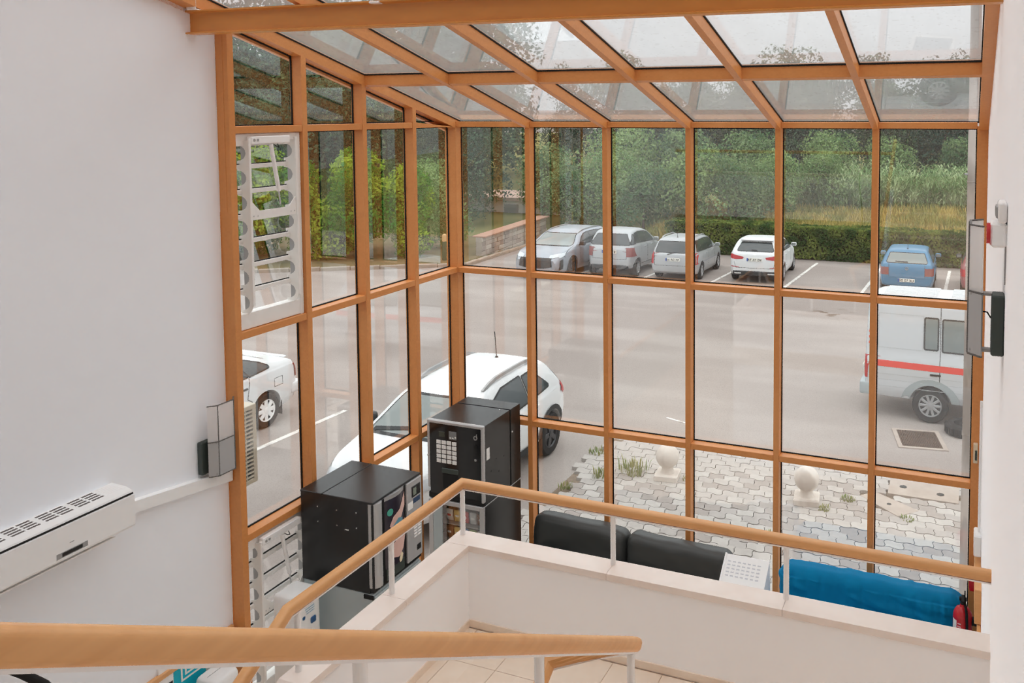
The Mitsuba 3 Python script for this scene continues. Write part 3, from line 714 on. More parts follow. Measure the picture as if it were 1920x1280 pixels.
part(do, 'lock', moved(trimesh.creation.cylinder(radius=.014, height=.012, sections=20), (X1 - .085, YA + .004, 1.52), rx=math.pi / 2), M_CHROME, smooth=40)
part(dm, 'latch', moved(trimesh.creation.icosphere(2, .011), (X0 + .008, YA - .004, 1.50)), M_CHROME, smooth=True)
part(do, 'spout', cbox(KX + .06, KX + .26, YA - .002, YA + .02, 1.33, 1.385, .006), M_DKGREEN)
part(do, 'cup_bay', cbox(KX + .07, KX + .25, YA + .004, YA + .01, 1.17, 1.325, .003), M_BLACKM)
part(dm, 'side_lock', moved(trimesh.creation.icosphere(2, .011), (X1 + .006, YB - .18, 1.62)), M_CHROME, smooth=True)
part(dm, 'side_sticker', box(X1, X1 + .001, YA + .07, YA + .13, 1.50, 1.62), M_STICK)
for (a, b) in ((-.5, 1.45), (-.45, 1.30), (-.35, 1.42), (-.6, 1.36)):
    part(dm, 'screw', moved(trimesh.creation.cylinder(radius=.006, height=.003, sections=10), (X1 + .001, YB + a, b), ry=math.pi / 2), M_BLACKM)
part(dm, 'top_screw', moved(trimesh.creation.cylinder(radius=.008, height=.004, sections=10), (X1 - .10, YB - .25, 1.867)), M_CHROME)

# --- white dispenser bin by the lower louvre window
wb = thing('water_dispenser', 'white rounded water dispenser with blue print beside the lower louvre window', 'dispenser')
DX, DY0, DY1, DZ = .325, -2.885, -2.585, 1.11
m = rbox(.27, .30, DZ, .05, 16)
v = m.vertices; v[:, 1] *= 1 - .10 * np.clip(v[:, 2] / DZ + .5, 0, 1)
part(wb, 'body', moved(m, (DX - .135, (DY0 + DY1) / 2, DZ / 2)), M_WHITE, smooth=True)
mat('print_navy', lin(40, 84, 130), .4); mat('print_blueish', lin(150, 176, 196), .5)
part(wb, 'print_disc', moved(trimesh.creation.cylinder(radius=.016, height=.003, sections=16), (DX + .0005, -2.80, .925), ry=math.pi / 2), 'mat_print_navy')
for k in range(4): part(wb, 'print_line', box(DX - .001, DX + .0012, -2.79 + .006 * k, -2.68, 1.00 - .020 * k, 1.008 - .020 * k), 'mat_print_blueish')
part(wb, 'tap', moved(rbox(.02, .055, .05, .009, 6), (DX + .004, -2.70, .865)), 'mat_print_navy')

# --- sanitiser dispenser and teal poster at the foot of the left wall
tp = thing('sanitiser_poster', 'teal and white poster panel at the bottom left behind the near handrail', 'poster')
part(tp, 'board', cbox(-.117, -.10, -3.78, -3.38, .62, 1.02, .003), M_WHITE)
part(tp, 'teal_panel', box(-.10, -.097, -3.66, -3.38, .62, 1.02), mat('teal', lin(0, 168, 190), .4))
for k, s in enumerate((.10, .065, .03)):
    P_ = Polygon([(-3.50 - s, .90 - s), (-3.50 + s, .90 - s), (-3.50 + s, .90 + s), (-3.50 - s, .90 + s)])
    part(tp, 'printed_square', prism(P_.difference(P_.buffer(-.014)), 'x', -.097, -.095), M_STICK)
part(tp, 'dark_panel', box(-.10, -.096, -3.76, -3.67, .70, .86), M_BLACKM)
sd = thing('sanitiser_dispenser', 'white hand sanitiser dispenser below the teal poster at the bottom left', 'dispenser')
part(sd, 'body', moved(rbox(.22, .24, .30, .05, 10), (.06, -3.42, .66)), M_WHITE, smooth=True)
part(sd, 'print_line', box(.05, .054, -3.50, -3.36, .8095, .8115), M_GREYM)
part(sd, 'stand', cat_([tube([.05, -3.42, 0], [.05, -3.42, .55], .02, 12), moved(trimesh.creation.cylinder(radius=.13, height=.02, sections=24), (.05, -3.42, .01))]), M_GREYM, smooth=40)

# --- louvre windows in the left glazing, with their motors
def louvre(label, y0, y1, z0, z1, n, cross_z):
    k = thing('louvre_window', label, 'louvre window')
    fw = .045
    part(k, 'frame', cat_([cbox(-.125, -.035, y0 + .004, y1 - .004, z1 - .10, z1 - .004, .003), cbox(-.125, -.035, y0 + .004, y1 - .004, z0 + .004, z0 + .13, .003),
                           cbox(-.125, -.03, y0 + .004, y0 + .03, z0, z1 - .004, .003), cbox(-.125, -.03, y1 - .045, y1 - .004, z0, z1 - .004, .003)]), M_LOUVRE)
    zt, zb_ = z1 - .06, z0 + .11
    P_ = (zt - zb_) / n
    plates = []
    for yy in (y0 + .105, y1 - .115):
        # comb plate: straight inner edge, scalloped outer edge
        pts = [(.022, zt + .0), (.022, zb_ + .10)]
        for a in np.linspace(0, 1, 6)[1:]: pts.append((.022 - .10 * (1 - math.cos(a * math.pi / 2)), zb_ + .10 - .10 * math.sin(a * math.pi / 2)))
        pts.append((-.10, zb_))
        for i in range(n):
            zc = zb_ + (i + .5) * P_
            pts += [(-.10, zc - P_ * .30)]
            for a in np.linspace(-math.pi / 2, math.pi / 2, 9):
                pts.append((-.088 + .078 * math.cos(a), zc + P_ * .02 + P_ * .30 * math.sin(a)))
            pts += [(-.10, zc + P_ * .32)]
        pts.append((-.10, zt))
        pl = part(k, 'comb_plate', prism(Polygon(pts).buffer(0), 'y', yy - .003, yy + .003), M_LOUVRE)
        part(pl, 'edge_bar', cbox(.012, .034, yy - .012, yy + .012, zb_ + .08, zt + .02, .003), M_LOUVRE)
        for i in range(n):
            zc = zb_ + (i + .5) * P_
            part(pl, 'end_cap', prism([(-.07 + .052 * math.cos(a), zc + P_ * .30 * math.sin(a)) for a in np.linspace(-math.pi / 2, math.pi / 2, 9)], 'y', yy + .006, yy + .03), M_GREYM)
    for i in range(n):
        zc = zb_ + (i + .5) * P_
        g = trimesh.Trimesh([[-.085, y0 + .03, zc - P_ * .5], [-.085, y1 - .045, zc - P_ * .5], [-.118, y1 - .045, zc + P_ * .46], [-.118, y0 + .03, zc + P_ * .46]], [[0, 1, 2], [0, 2, 3]], process=False)
        bl_ = part(k, 'glass_blade', g, M_GLASS)
        part(bl_, 'blade_rail', cbox(-.098, -.062, y0 + .03, y1 - .045, zc - P_ * .5 - .024, zc - P_ * .5 + .012, .004), M_LOUVRE)
        part(bl_, 'seal', box(-.088, -.078, y0 + .03, y1 - .045, zc - P_ * .5 + .012, zc - P_ * .5 + .019), M_BLACKM)
    # cross piece that joins the two combs, with curved shoulders
    ya, yb = y0 + .105, y1 - .115
    sh = [(ya, cross_z - .05), (yb, cross_z - .05), (yb, cross_z + .11)]
    for a in np.linspace(0, math.pi / 2, 6): sh.append((yb - .012 - .08 * (math.sin(a)), cross_z + .10 - .08 + .08 * (1 - math.cos(a)) * 0 + .08 * (1 - math.sin(a))))
    for a in np.linspace(math.pi / 2, 0, 6): sh.append((ya + .012 + .08 * (math.sin(a)), cross_z + .10 - .08 + .08 * (1 - math.sin(a))))
    sh.append((ya, cross_z + .11))
    part(k, 'cross_plate', prism(Polygon(sh).buffer(0), 'x', .016, .024), M_LOUVRE)
    for yy in (ya + .03, ya + .07, yb - .07, yb - .03):
        part(k, 'rivet', moved(trimesh.creation.cylinder(radius=.005, height=.003, sections=8), (.026, yy, cross_z - .02), ry=math.pi / 2), M_GREYM)
    mo = part(k, 'motor_box', cbox(-.02, .03, ya + .02, yb - .06, zt - .025, zt + .035, .006), M_WHITE)
    for yy in (ya + .05, ya + .085): part(mo, 'socket', moved(trimesh.creation.cylinder(radius=.011, height=.004, sections=12), (.032, yy, zt + .005), ry=math.pi / 2), M_GREYM)
    ym = (ya + yb) / 2
    ac_ = part(k, 'actuator', tube([.012, ym - .01, zt - .03], [.025, ym + .05, cross_z + .16], .017, 14), M_WHITE2, smooth=40)
    part(ac_, 'rod', tube([.025, ym + .05, cross_z + .16], [.026, ym + .062, cross_z + .05], .006, 8), M_CHROME, smooth=40)
    part(ac_, 'cable', pipe([(.02, ym + .01, zt - .03), (.03, ym + .03, zt - .05), (.03, ym + .06, zt - .06), (.02, ym + .055, zt - .03)], .003, 6), M_BLACKM)
louvre('upper white louvre window with glass blades and motor in the left glazing', *louvre_spans[0][:2], louvre_spans[0][2], louvre_spans[0][3], 7, 4.22)
louvre('lower white louvre window with glass blades and motor behind the coffee machine', *louvre_spans[1][:2], louvre_spans[1][2], louvre_spans[1][3], 7, 1.00)
# ================================================================ VEHICLES
def paint(name, col, rough=.22):
    return mat('paint_' + name, lin(*col), rough, spec=.6, clear=.6)
P_WHITE = paint('white', (214, 216, 217)); P_SILV = mat('paint_silver', lin(176, 179, 181), .3, metallic=.35, clear=.5)
P_GREY = mat('paint_grey', lin(160, 166, 174), .28, metallic=.4, clear=.6)
P_VAN = paint('van', (196, 200, 203), .35); P_BLUE = mat('paint_blue', lin(74, 124, 158), .3, metallic=.2, clear=.4); P_RED = mat('paint_red', lin(150, 84, 88), .3, clear=.4)
M_CARGL = mat('car_glass', lin(46, 54, 56), .06, spec=.8, clear=.6)
M_CARGL2 = mat('car_glass_pale', lin(120, 128, 126), .08, spec=.8, clear=.6)
M_TRIM = mat('car_trim', lin(40, 42, 43), .6)
M_TAIL = mat('tail_red', lin(176, 38, 44), .2, clear=.6); M_TAILD = mat('tail_dark', lin(130, 66, 62), .2, clear=.6)
M_HEAD = mat('headlamp', lin(196, 202, 206), .1, metallic=.4, clear=.6)
M_RIM = mat('rim', lin(176, 178, 180), .3, metallic=.5); M_RIMD = mat('rim_dark', lin(60, 62, 66), .35, metallic=.4)
M_PLATE = mat('number_plate', lin(228, 226, 218), .4); M_PLY = mat('plate_ink', lin(30, 30, 34), .5); M_PLB = mat('plate_blue', lin(40, 80, 160), .5)
M_SEAM = mat('seam', lin(70, 72, 74), .7)

class Car:
    def __init__(s, name, label, cat, W, zt, zs, zb, hw, M, paintm, tumble=.45, ground=GZ, edge=.09):
        s.k = thing(name, label, cat)
        s.M = M
        f = lambda keys: PchipInterpolator(*zip(*keys))
        s.L = zt[-1][0]
        X = np.unique(np.concatenate([np.linspace(0, s.L, 90), np.linspace(0, .55, 28), np.linspace(s.L - .5, s.L, 22)]))
        fzt, fzs, fzb, fhw = f(zt), f(zs), f(zb), f(hw)
        rings = []
        for x in X:
            a, b, c, h = float(fzt(x)), float(fzs(x)), float(fzb(x)), float(fhw(x)) * W / 2
            b = min(b, a - .03)
            g = a - b
            e = min(edge, .45 * g)
            hr = h * .95 - tumble * max(0, (a - e - b)) - .01
            pts = [(0, c), (.55 * h, c), (.82 * h, c + .005), (.94 * h, c + .04), (.985 * h, c + .14 * (b - c) / .5), (h, c + .45 * (b - c)), (.996 * h, c + .72 * (b - c)), (.98 * h, b - .03 * min(1, (b - c) / .4)), (.95 * h, b + .004)]
            for t in (.12, .3, .5, .7, .88): pts.append((.95 * h + (hr - .95 * h) * t + .018 * math.sin(math.pi * t) * min(1, g / .4), b + (a - e - b) * t))
            pts += [(hr, a - e), (hr - .045 * min(1, g / .3), a - e * .45), (hr * .8, a - e * .2), (hr * .5, a - e * .06), (0, a)]
            rings.append(pts)
        R = np.array(rings); n, k, _ = R.shape
        full = np.concatenate([R, R[:, ::-1][:, 1:-1] * np.array([-1, 1])], axis=1)
        kk = full.shape[1]
        V = np.concatenate([np.repeat(X, kk)[:, None], full.reshape(-1, 2)], axis=1)
        i, j = np.meshgrid(np.arange(n - 1), np.arange(kk), indexing='ij'); j2 = (j + 1) % kk
        q = np.stack([i * kk + j, i * kk + j2, (i + 1) * kk + j2, (i + 1) * kk + j], -1).reshape(-1, 4)
        F = np.vstack([q[:, [0, 2, 1]], q[:, [0, 3, 2]]])
        c0, c1 = len(V), len(V) + 1
        V = np.vstack([V, [X[0], 0, R[0, :, 1].mean()], [X[-1], 0, R[-1, :, 1].mean()]])
        jj = np.arange(kk)
        F = np.vstack([F, np.c_[np.full(kk, c0), jj, (jj + 1) % kk], np.c_[np.full(kk, c1), (jj + 1) % kk + (n - 1) * kk, jj + (n - 1) * kk]])
        m = trimesh.Trimesh(V, F, process=True)
        trimesh.repair.fix_normals(m)
        s.mesh = m; s.W = W; s.paint = paintm
    def put(s, name, mesh, mt, smooth=False, parent=None, label=None):
        return part(parent or s.k, name, mesh, mt, smooth, label, to_world=tw(s.M))
    def body(s, arches, r):
        a = manifold3d.Manifold(manifold3d.Mesh(np.asarray(s.mesh.vertices, np.float32), np.asarray(s.mesh.faces, np.uint32)))
        if a.status() == manifold3d.Error.NoError:
            for x in arches:
                for sg in (-1, 1):
                    cy = trimesh.creation.cylinder(radius=r + .045, height=.30, sections=40)
                    cy = moved(cy, (x, sg * (s.W / 2 - .12), r), rx=math.pi / 2)
                    a = a - manifold3d.Manifold(manifold3d.Mesh(np.asarray(cy.vertices, np.float32), np.asarray(cy.faces, np.uint32)))
            mm = a.to_mesh(); m = trimesh.Trimesh(mm.vert_properties[:, :3], mm.tri_verts, process=False)
        else: m = s.mesh
        b = s.put('body', m, s.paint, 35)
        s.r = r
        return b
    def wheels(s, xs, r, w=.2, spokes=8, rimm=None, kind='spoke'):
        tire = lathe([(r * .64, -w / 2), (r * .9, -w / 2), (r * .98, -w * .38), (r, -w * .2), (r, w * .2), (r * .98, w * .38), (r * .9, w / 2), (r * .64, w / 2), (r * .60, w * .3), (r * .60, -w * .3), (r * .64, -w / 2)], 32)
        rim = [lathe([(0, -.02), (r * .62, -.02), (r * .62, .0), (r * .25, .012), (0, .012)], 32), lathe([(r * .56, 0), (r * .65, 0), (r * .65, .035), (r * .60, .04), (r * .56, .02)], 32), lathe([(0, 0), (r * .16, 0), (r * .16, .04), (0, .045)], 20)]
        disc = rim[0]
        sp = [rim[1], rim[2]]
        for k in range(spokes):
            a = 2 * math.pi * k / spokes
            sp.append(moved(cbox(r * .1, r * .58, -r * .07 if kind == 'spoke' else -r * .12, r * .07 if kind == 'spoke' else r * .12, .008, .034, .006), rz=a))
        sp = cat_(sp)
        for x in xs:
            for sg in (-1, 1):
                yy = sg * (s.W / 2 - w / 2 - .01)
                R_ = -sg * math.pi / 2
                wk = s.put('wheel', moved(tire, (x, yy, r), rx=R_), M_RUBBER, 40)
                s.put('rim_disc', moved(disc, (x, yy + sg * w * .28, r), rx=R_), M_RIMD, 40, wk)
                s.put('rim', moved(sp, (x, yy + sg * w * .28, r), rx=R_), rimm or M_RIM, False, wk)
    def proj(s, poly, axis, side, lift=.004, step=.07):
        """a curved patch: polygon poly laid on the body along an axis ('y': poly (x, z), 'x': poly (y, z), 'z': poly (x, y)), from the given side (+1/-1)"""
        P_ = poly if hasattr(poly, 'exterior') else Polygon(poly)
        P_ = P_.buffer(0)
        b = P_.exterior; nb = max(12, int(b.length / (step * .5)))
        pts = [b.interpolate(t, normalized=True).coords[0] for t in np.linspace(0, 1, nb, endpoint=False)] + list(b.coords)[:-1]
        for hole in P_.interiors:
            pts += [hole.interpolate(t, normalized=True).coords[0] for t in np.linspace(0, 1, max(10, int(hole.length / (step * .5))), endpoint=False)]
        x0, y0, x1, y1 = P_.bounds
        ins = P_.buffer(-step * .35)
        for a in np.arange(x0, x1, step):
            for c in np.arange(y0, y1, step):
                if ins.contains(Point(a, c)): pts.append((a, c))
        pts = np.unique(np.round(np.array(pts), 5), axis=0)
        D_ = Delaunay(pts).simplices
        cen = pts[D_].mean(1)
        D_ = D_[[P_.buffer(1e-6).contains(Point(*c)) for c in cen]]
        o = np.zeros((len(pts), 3)); d = np.zeros(3)
        if axis == 'y': o[:, 0] = pts[:, 0]; o[:, 2] = pts[:, 1]; o[:, 1] = side * 5; d[1] = -side
        elif axis == 'x': o[:, 1] = pts[:, 0]; o[:, 2] = pts[:, 1]; o[:, 0] = side * 12; d[0] = -side
        else: o[:, 0] = pts[:, 0]; o[:, 1] = pts[:, 1]; o[:, 2] = side * 8; d[2] = -side
        loc, ri, ti = s.mesh.ray.intersects_location(o, np.tile(d, (len(o), 1)), multiple_hits=False)
        v = np.full((len(pts), 3), np.nan); v[ri] = loc
        nn = np.tile(-d, (len(pts), 1)); nn[ri] = s.mesh.face_normals[ti]
        v = v + nn * lift * .6 - d * lift * .6
        ok = ~np.isnan(v[:, 0]); F = D_[ok[D_].all(1)]
        m = trimesh.Trimesh(v, F, process=False); m.remove_unreferenced_vertices()
        if len(m.faces) and (m.face_normals @ -d).mean() < 0: m.invert()
        return m
    def side_glass(s, polys, mt=None, name='side_window', seal=.022):
        for sg in (-1, 1):
            for q in polys:
                P_ = Polygon(q).buffer(-.012).buffer(.012)
                w = s.put(name, s.proj(P_, 'y', sg, .006), mt or M_CARGL, True)
                s.put('window_seal', s.proj(P_.buffer(seal).difference(P_), 'y', sg, .005), M_TRIM, False, w)
    def end_glass(s, poly, side, name, mt=None):
        P_ = Polygon(poly).buffer(-.03).buffer(.03)
        w = s.put(name, s.proj(P_, 'x', side, .006), mt or M_CARGL, True)
        s.put('window_seal', s.proj(P_.buffer(.018).difference(P_), 'x', side, .005), M_TRIM, False, w)
        return w
    def seam(s, pts, axis='y', sides=(-1, 1), w=.006, name='panel_seam', mt=None):
        for sg in sides:
            s.put(name, s.proj(LineString(pts).buffer(w, cap_style=2), axis, sg, .003), mt or M_SEAM)
    def lamp(s, poly, axis, side, mt, name, mirror=True):
        P_ = Polygon(poly).buffer(-.008).buffer(.008)
        for m_ in ((1, -1) if mirror and axis == 'x' else (1,)):
            Q = affinity.scale(P_, m_, 1, origin=(0, 0)) if m_ < 0 else P_
            s.put(name, s.proj(Q, axis, side, .012, .04), mt, True)
    def plate(s, text, x, z, side=-1, yellow=False):
        y = .26
        p_ = s.put('number_plate', cbox(x - .008, x + .008, -y, y, z - .056, z + .056, .003), M_PLATE)
        xs = x + side * .009
        s.put('plate_band', box(xs - .001, xs + .001, (y - .045) * (1 if side < 0 else -1) - 0, (y) * (1 if side < 0 else -1), z - .052, z + .052), M_PLB, False, p_)
        s.put('plate_text', text_on(text, .075, (xs, 0, z - .037), (0, -1 * (-1 if side > 0 else 1), 0), (0, 0, 1), .002, True), M_PLY, False, p_)
    def mirrors(s, x, z, mt, size=(.09, .20, .14)):
        h = s.W / 2
        for sg in (-1, 1):
            k = s.put('mirror', moved(rbox(size[0] * 1.4, size[1], size[2], .05, 6), (x, sg * (h + .06), z)), mt, 40)
            s.put('mirror_glass', box(x - size[0] * .72, x - size[0] * .70, sg * (h + .06) - .07, sg * (h + .06) + .07, z - .045, z + .045), M_CARGL2, False, k)
            s.put('mirror_arm', cbox(x - .02, x + .03, sg * (h - .06) - .06, sg * (h - .06) + .06, z - .06, z - .03, .005), mt, False, k)
    def handles(s, xs, z, mt):
        for x in xs:
            for sg in (-1, 1):
                loc, _, _ = s.mesh.ray.intersects_location([[x, sg * 5, z]], [[0, -sg, 0]], multiple_hits=False)
                yy = loc[0][1] if len(loc) else sg * s.W / 2
                s.put('door_handle', cbox(x - .09, x + .09, yy - .015, yy + .02 * (sg > 0) + .015 * (sg < 0) - .0, z - .016, z + .016, .006) if sg > 0 else cbox(x - .09, x + .09, yy - .02, yy + .015, z - .016, z + .016, .006), mt)
    def wiper(s, p0, p1, z_of, side):
        m = s.proj(LineString([p0, p1]).buffer(.014), 'x', side, .02)
        s.put('wiper', m, M_TRIM)
    def antenna(s, x, y, h, lean=-.4):
        loc, _, _ = s.mesh.ray.intersects_location([[x, y, 5.]], [[0, 0, -1]], multiple_hits=False)
        z = loc[0][2]
        k = s.put('antenna', tube([x, y, z], [x + lean * h, y, z + h], .006, 6), M_TRIM)
        s.put('antenna_base', lathe([(0, 0), (.03, 0), (.02, .02), (0, .025)], 12).apply_translation([x, y, z - .003]), M_TRIM, False, k)
    def rails(s, x0, x1, y, mt, n=10, lift=.05, r=.016):
        for sg in (-1, 1):
            xs = np.linspace(x0, x1, n)
            loc, ri, _ = s.mesh.ray.intersects_location(np.c_[xs, np.full(n, sg * y), np.full(n, 5.)], np.tile([0, 0, -1.], (n, 1)), multiple_hits=False)
            z = np.zeros(n); z[ri] = loc[:, 2]
            up = lift * np.clip(np.minimum(np.arange(n), n - 1 - np.arange(n)) / 1.6, 0, 1)
            s.put('roof_rail', sweep(np.c_[xs, np.full(n, sg * y), z + up], np.array([[-r, -r * .9], [r, -r * .9], [r * .7, r * .9], [-r * .7, r * .9]])), mt, 40)

def at_heading(x, y, head, s=1.0):
    """x, y: middle of the rear bumper on the ground; head: degrees from +x; the car stands on the falling lot"""
    M = mat4((0, 0, 0), math.radians(head), s)
    if y > 4.6:
        a = -math.atan(FALL); R_ = np.eye(4); R_[1:3, 1:3] = [[math.cos(a), -math.sin(a)], [math.sin(a), math.cos(a)]]
        M = R_ @ M
    M[:3, 3] = (x, y, gz(y))
    return M

# ---- white hatchback, rear towards the building
HWK = lambda L, r0=.80, r1=.72: [(0, r0), (.08, r0 + .08), (.3, .96), (.8, 1.0), (L - 1.3, 1.0), (L - .5, .95), (L - .1, r1 + .06), (L, r1)]
L = 4.42
c = Car('car', 'white hatchback with red tail lamps parked left of the empty bay', 'car', 1.80,
        [(0, .70), (.03, .93), (.10, 1.02), (.22, 1.10), (.50, 1.36), (.62, 1.425), (1.1, 1.46), (1.9, 1.44), (2.5, 1.36), (3.15, 1.01), (3.5, .93), (4.0, .83), (4.3, .72), (L, .60)],
        [(0, .60), (.10, .93), (.3, 1.0), (1.2, .97), (2.6, .93), (3.3, .90), (4.0, .78), (4.35, .62), (L, .52)],
        [(0, .34), (.1, .26), (.6, .20), (3.6, .18), (4.2, .22), (L, .30)], HWK(L), at_heading(-1.62, 20.75, 94, 1.03), P_WHITE)
c.body((.85, 3.58), .32); c.wheels((.85, 3.58), .32, spokes=10)
c.end_glass([(-.62, 1.07), (.62, 1.07), (.50, 1.33), (-.50, 1.33)], -1, 'rear_window')
c.side_glass([[(.62, 1.06), (1.35, 1.03), (1.35, 1.30), (.95, 1.31)], [(1.40, 1.03), (2.30, 1.00), (2.35, 1.25), (2.1, 1.32), (1.40, 1.34)], [(2.36, 1.0), (2.98, 1.0), (2.62, 1.18), (2.40, 1.26)]])
c.end_glass([(-.66, .98), (.66, .98), (.52, 1.30), (-.52, 1.30)], 1, 'windscreen')
c.lamp([(.36, .88), (.80, .97), (.86, .90), (.84, .82), (.62, .80), (.40, .82)], 'x', -1, M_TAIL, 'tail_lamp')
for sg in (-1, 1): c.put('side_tail_lamp', c.proj([(.03, .86), (.30, .97), (.34, .92), (.10, .82)], 'y', sg, .012, .04), M_TAIL, True)
c.plate('AT 37 ZN', -.012, .80)
c.put('lower_bumper', cbox(-.03, .22, -.74, .74, .26, .42, .03), M_TRIM)
for sg in (-1, 1): c.put('exhaust_trim', cbox(-.04, .02, sg * .56 - .13, sg * .56 + .13, .30, .37, .02), M_CHROME)
c.lamp([(.52, .55), (.80, .575), (.80, .555), (.52, .53)], 'x', -1, M_TAIL, 'reflector')
c.put('roof_spoiler', cbox(.42, .68, -.55, .55, 1.395, 1.425, .012), P_WHITE)
c.seam([(-.70, .73), (-.62, .52), (.62, .52), (.70, .73)], 'x', (-1,)); c.mirrors(2.85, 1.06, P_WHITE); c.handles((1.25, 2.15), .90, P_WHITE); c.wiper((-.05, 1.09), (.12, 1.10), None, -1)
c.seam([(1.37, .98), (1.37, .35)]); c.seam([(2.45, .98), (2.55, .35)]); c.lamp([(-.06, 1.0), (.06, 1.0), (.06, .94), (-.06, .94)], 'x', -1, M_CHROME, 'badge', False)

# ---- light blue hatchback
L = 4.15
c = Car('car', 'light blue hatchback beyond the white van, beside the empty bay', 'car', 1.735,
        [(0, .62), (.03, .84), (.08, .98), (.16, 1.02), (.42, 1.33), (.54, 1.41), (1.0, 1.44), (1.8, 1.43), (2.3, 1.36), (2.95, 1.02), (3.2, .95), (3.8, .84), (4.05, .70), (L, .56)],
        [(0, .55), (.1, .88), (.3, .95), (1.2, .94), (2.6, .92), (3.1, .88), (3.8, .76), (4.1, .58), (L, .5)],
        [(0, .30), (.1, .25), (.6, .20), (3.4, .18), (4.0, .22), (L, .28)], HWK(L, .84), at_heading(3.42, 20.7, 91), P_BLUE)
c.body((.82, 3.33), .31); c.wheels((.82, 3.33), .31, spokes=7)
c.end_glass([(-.64, 1.01), (.64, 1.01), (.53, 1.30), (-.53, 1.30)], -1, 'rear_window', M_CARGL2)
c.side_glass([[(.55, 1.02), (1.25, .99), (1.25, 1.30), (.85, 1.32)], [(1.30, .99), (2.15, .97), (2.2, 1.22), (1.95, 1.32), (1.30, 1.33)], [(2.2, .97), (2.82, .97), (2.45, 1.17), (2.25, 1.24)]])
c.end_glass([(-.64, .97), (.64, .97), (.50, 1.28), (-.50, 1.28)], 1, 'windscreen')
c.lamp([(.56, .86), (.86, .86), (.87, .62), (.56, .62)], 'x', -1, M_TAILD, 'tail_lamp')
for sg in (-1, 1): c.put('side_tail_lamp', c.proj([(.04, .86), (.16, .86), (.14, .62), (.04, .62)], 'y', sg, .012, .03), M_TAILD, True)
c.plate('00 07 XU', -.012, .46)
c.seam([(-.56, .98), (-.56, .56), (.56, .56), (.56, .98)], 'x', (-1,))
bd = c.put('badge_ring', moved(trimesh.creation.annulus(.042, .054, .012, sections=24), (.012, 0, .84), ry=math.pi / 2), M_CHROME, 40)
c.put('badge_letters', cat_([text_on('V', .036, (.004, 0, .845), (0, -1, 0), (0, 0, 1), .004, True), text_on('W', .036, (.004, 0, .803), (0, -1, 0), (0, 0, 1), .004, True)]), M_CHROME, False, bd)
c.mirrors(2.7, 1.0, P_BLUE); c.handles((1.1, 2.0), .86, M_TRIM); c.antenna(.62, 0, .32, -.35); c.wiper((-.02, 1.03), (.35, 1.04), None, -1)
c.seam([(1.27, .96), (1.27, .33)]); c.seam([(2.3, .96), (2.4, .33)])
c.put('bumper_strip', c.proj(LineString([(-.80, .555), (.80, .555)]).buffer(.012), 'x', -1, .01), P_BLUE)

# ---- silver estate
L = 4.41
c = Car('car', 'silver estate car with roof rails parked between the white hatchback and the rounded silver hatchback', 'car', 1.71,
        [(0, .62), (.03, .90), (.08, .98), (.26, 1.36), (.36, 1.45), (.9, 1.49), (1.9, 1.485), (2.5, 1.40), (3.2, 1.03), (3.5, .95), (4.0, .84), (4.3, .70), (L, .56)],
        [(0, .55), (.08, .90), (.3, .96), (1.2, .95), (2.8, .92), (3.3, .88), (4.0, .76), (4.35, .58), (L, .5)],
        [(0, .34), (.1, .27), (.6, .20), (3.6, .18), (4.2, .22), (L, .28)], HWK(L, .85), at_heading(-4.36, 20.05, 93), P_SILV, tumble=.36)
c.body((.86, 3.46), .31); c.wheels((.86, 3.46), .31, spokes=5, kind='wide')
c.end_glass([(-.66, 1.0), (.66, 1.0), (.56, 1.36), (-.56, 1.36)], -1, 'rear_window')
c.side_glass([[(.36, 1.04), (.95, 1.02), (.95, 1.36), (.52, 1.37)], [(1.0, 1.02), (1.75, 1.0), (1.75, 1.37), (1.0, 1.37)], [(1.80, 1.0), (2.62, .98), (2.66, 1.22), (2.4, 1.34), (1.80, 1.37)]])
c.end_glass([(-.64, .98), (.64, .98), (.52, 1.34), (-.52, 1.34)], 1, 'windscreen')
c.lamp([(.70, 1.0), (.84, .98), (.86, .60), (.70, .60)], 'x', -1, M_TAIL, 'tail_lamp')
for sg in (-1, 1): c.put('side_tail_lamp', c.proj([(.03, .96), (.14, .98), (.12, .60), (.03, .60)], 'y', sg, .012, .03), M_TAILD, True)
c.plate('46 AG XP', -.012, .76)
c.rails(.5, 2.35, .55, P_SILV); c.mirrors(2.95, 1.02, P_SILV); c.handles((1.55, 2.4), .88, P_SILV); c.antenna(.62, 0, .2, -.4); c.wiper((-.02, 1.0), (.2, .93), None, -1)
c.seam([(-.68, .98), (-.66, .55), (.66, .55), (.68, .98)], 'x', (-1,)); c.seam([(1.77, .98), (1.77, .35)]); c.seam([(.98, .98), (.98, .7)]); c.seam([(2.72, .98), (2.8, .35)])
c.seam([(.9, .62), (3.2, .60)], w=.022, name='rub_strip', mt=P_GREY)

# ---- rounded silver hatchback (tall)
L = 3.61
c = Car('car', 'tall rounded silver hatchback beside the grey estate with a dark grille', 'car', 1.72,
        [(0, .60), (.03, .90), (.08, 1.02), (.30, 1.42), (.45, 1.54), (1.0, 1.575), (1.6, 1.55), (2.1, 1.44), (2.85, 1.05), (3.2, .92), (3.5, .74), (L, .56)],
        [(0, .55), (.1, .95), (.3, 1.05), (1.2, 1.02), (2.3, .98), (2.9, .92), (3.4, .72), (L, .5)],
        [(0, .36), (.1, .30), (.6, .24), (3.0, .22), (3.4, .26), (L, .3)], [(0, .78), (.08, .86), (.3, .96), (.8, 1.0), (2.6, 1.0), (3.2, .93), (3.5, .80), (L, .7)], at_heading(-6.75, 20.0, 93, 1.07), P_SILV, tumble=.40)
c.body((.55, 2.97), .30); c.wheels((.55, 2.97), .30, spokes=8)
c.end_glass([(-.70, 1.08), (.70, 1.08), (.52, 1.42), (-.52, 1.42)], -1, 'rear_window')
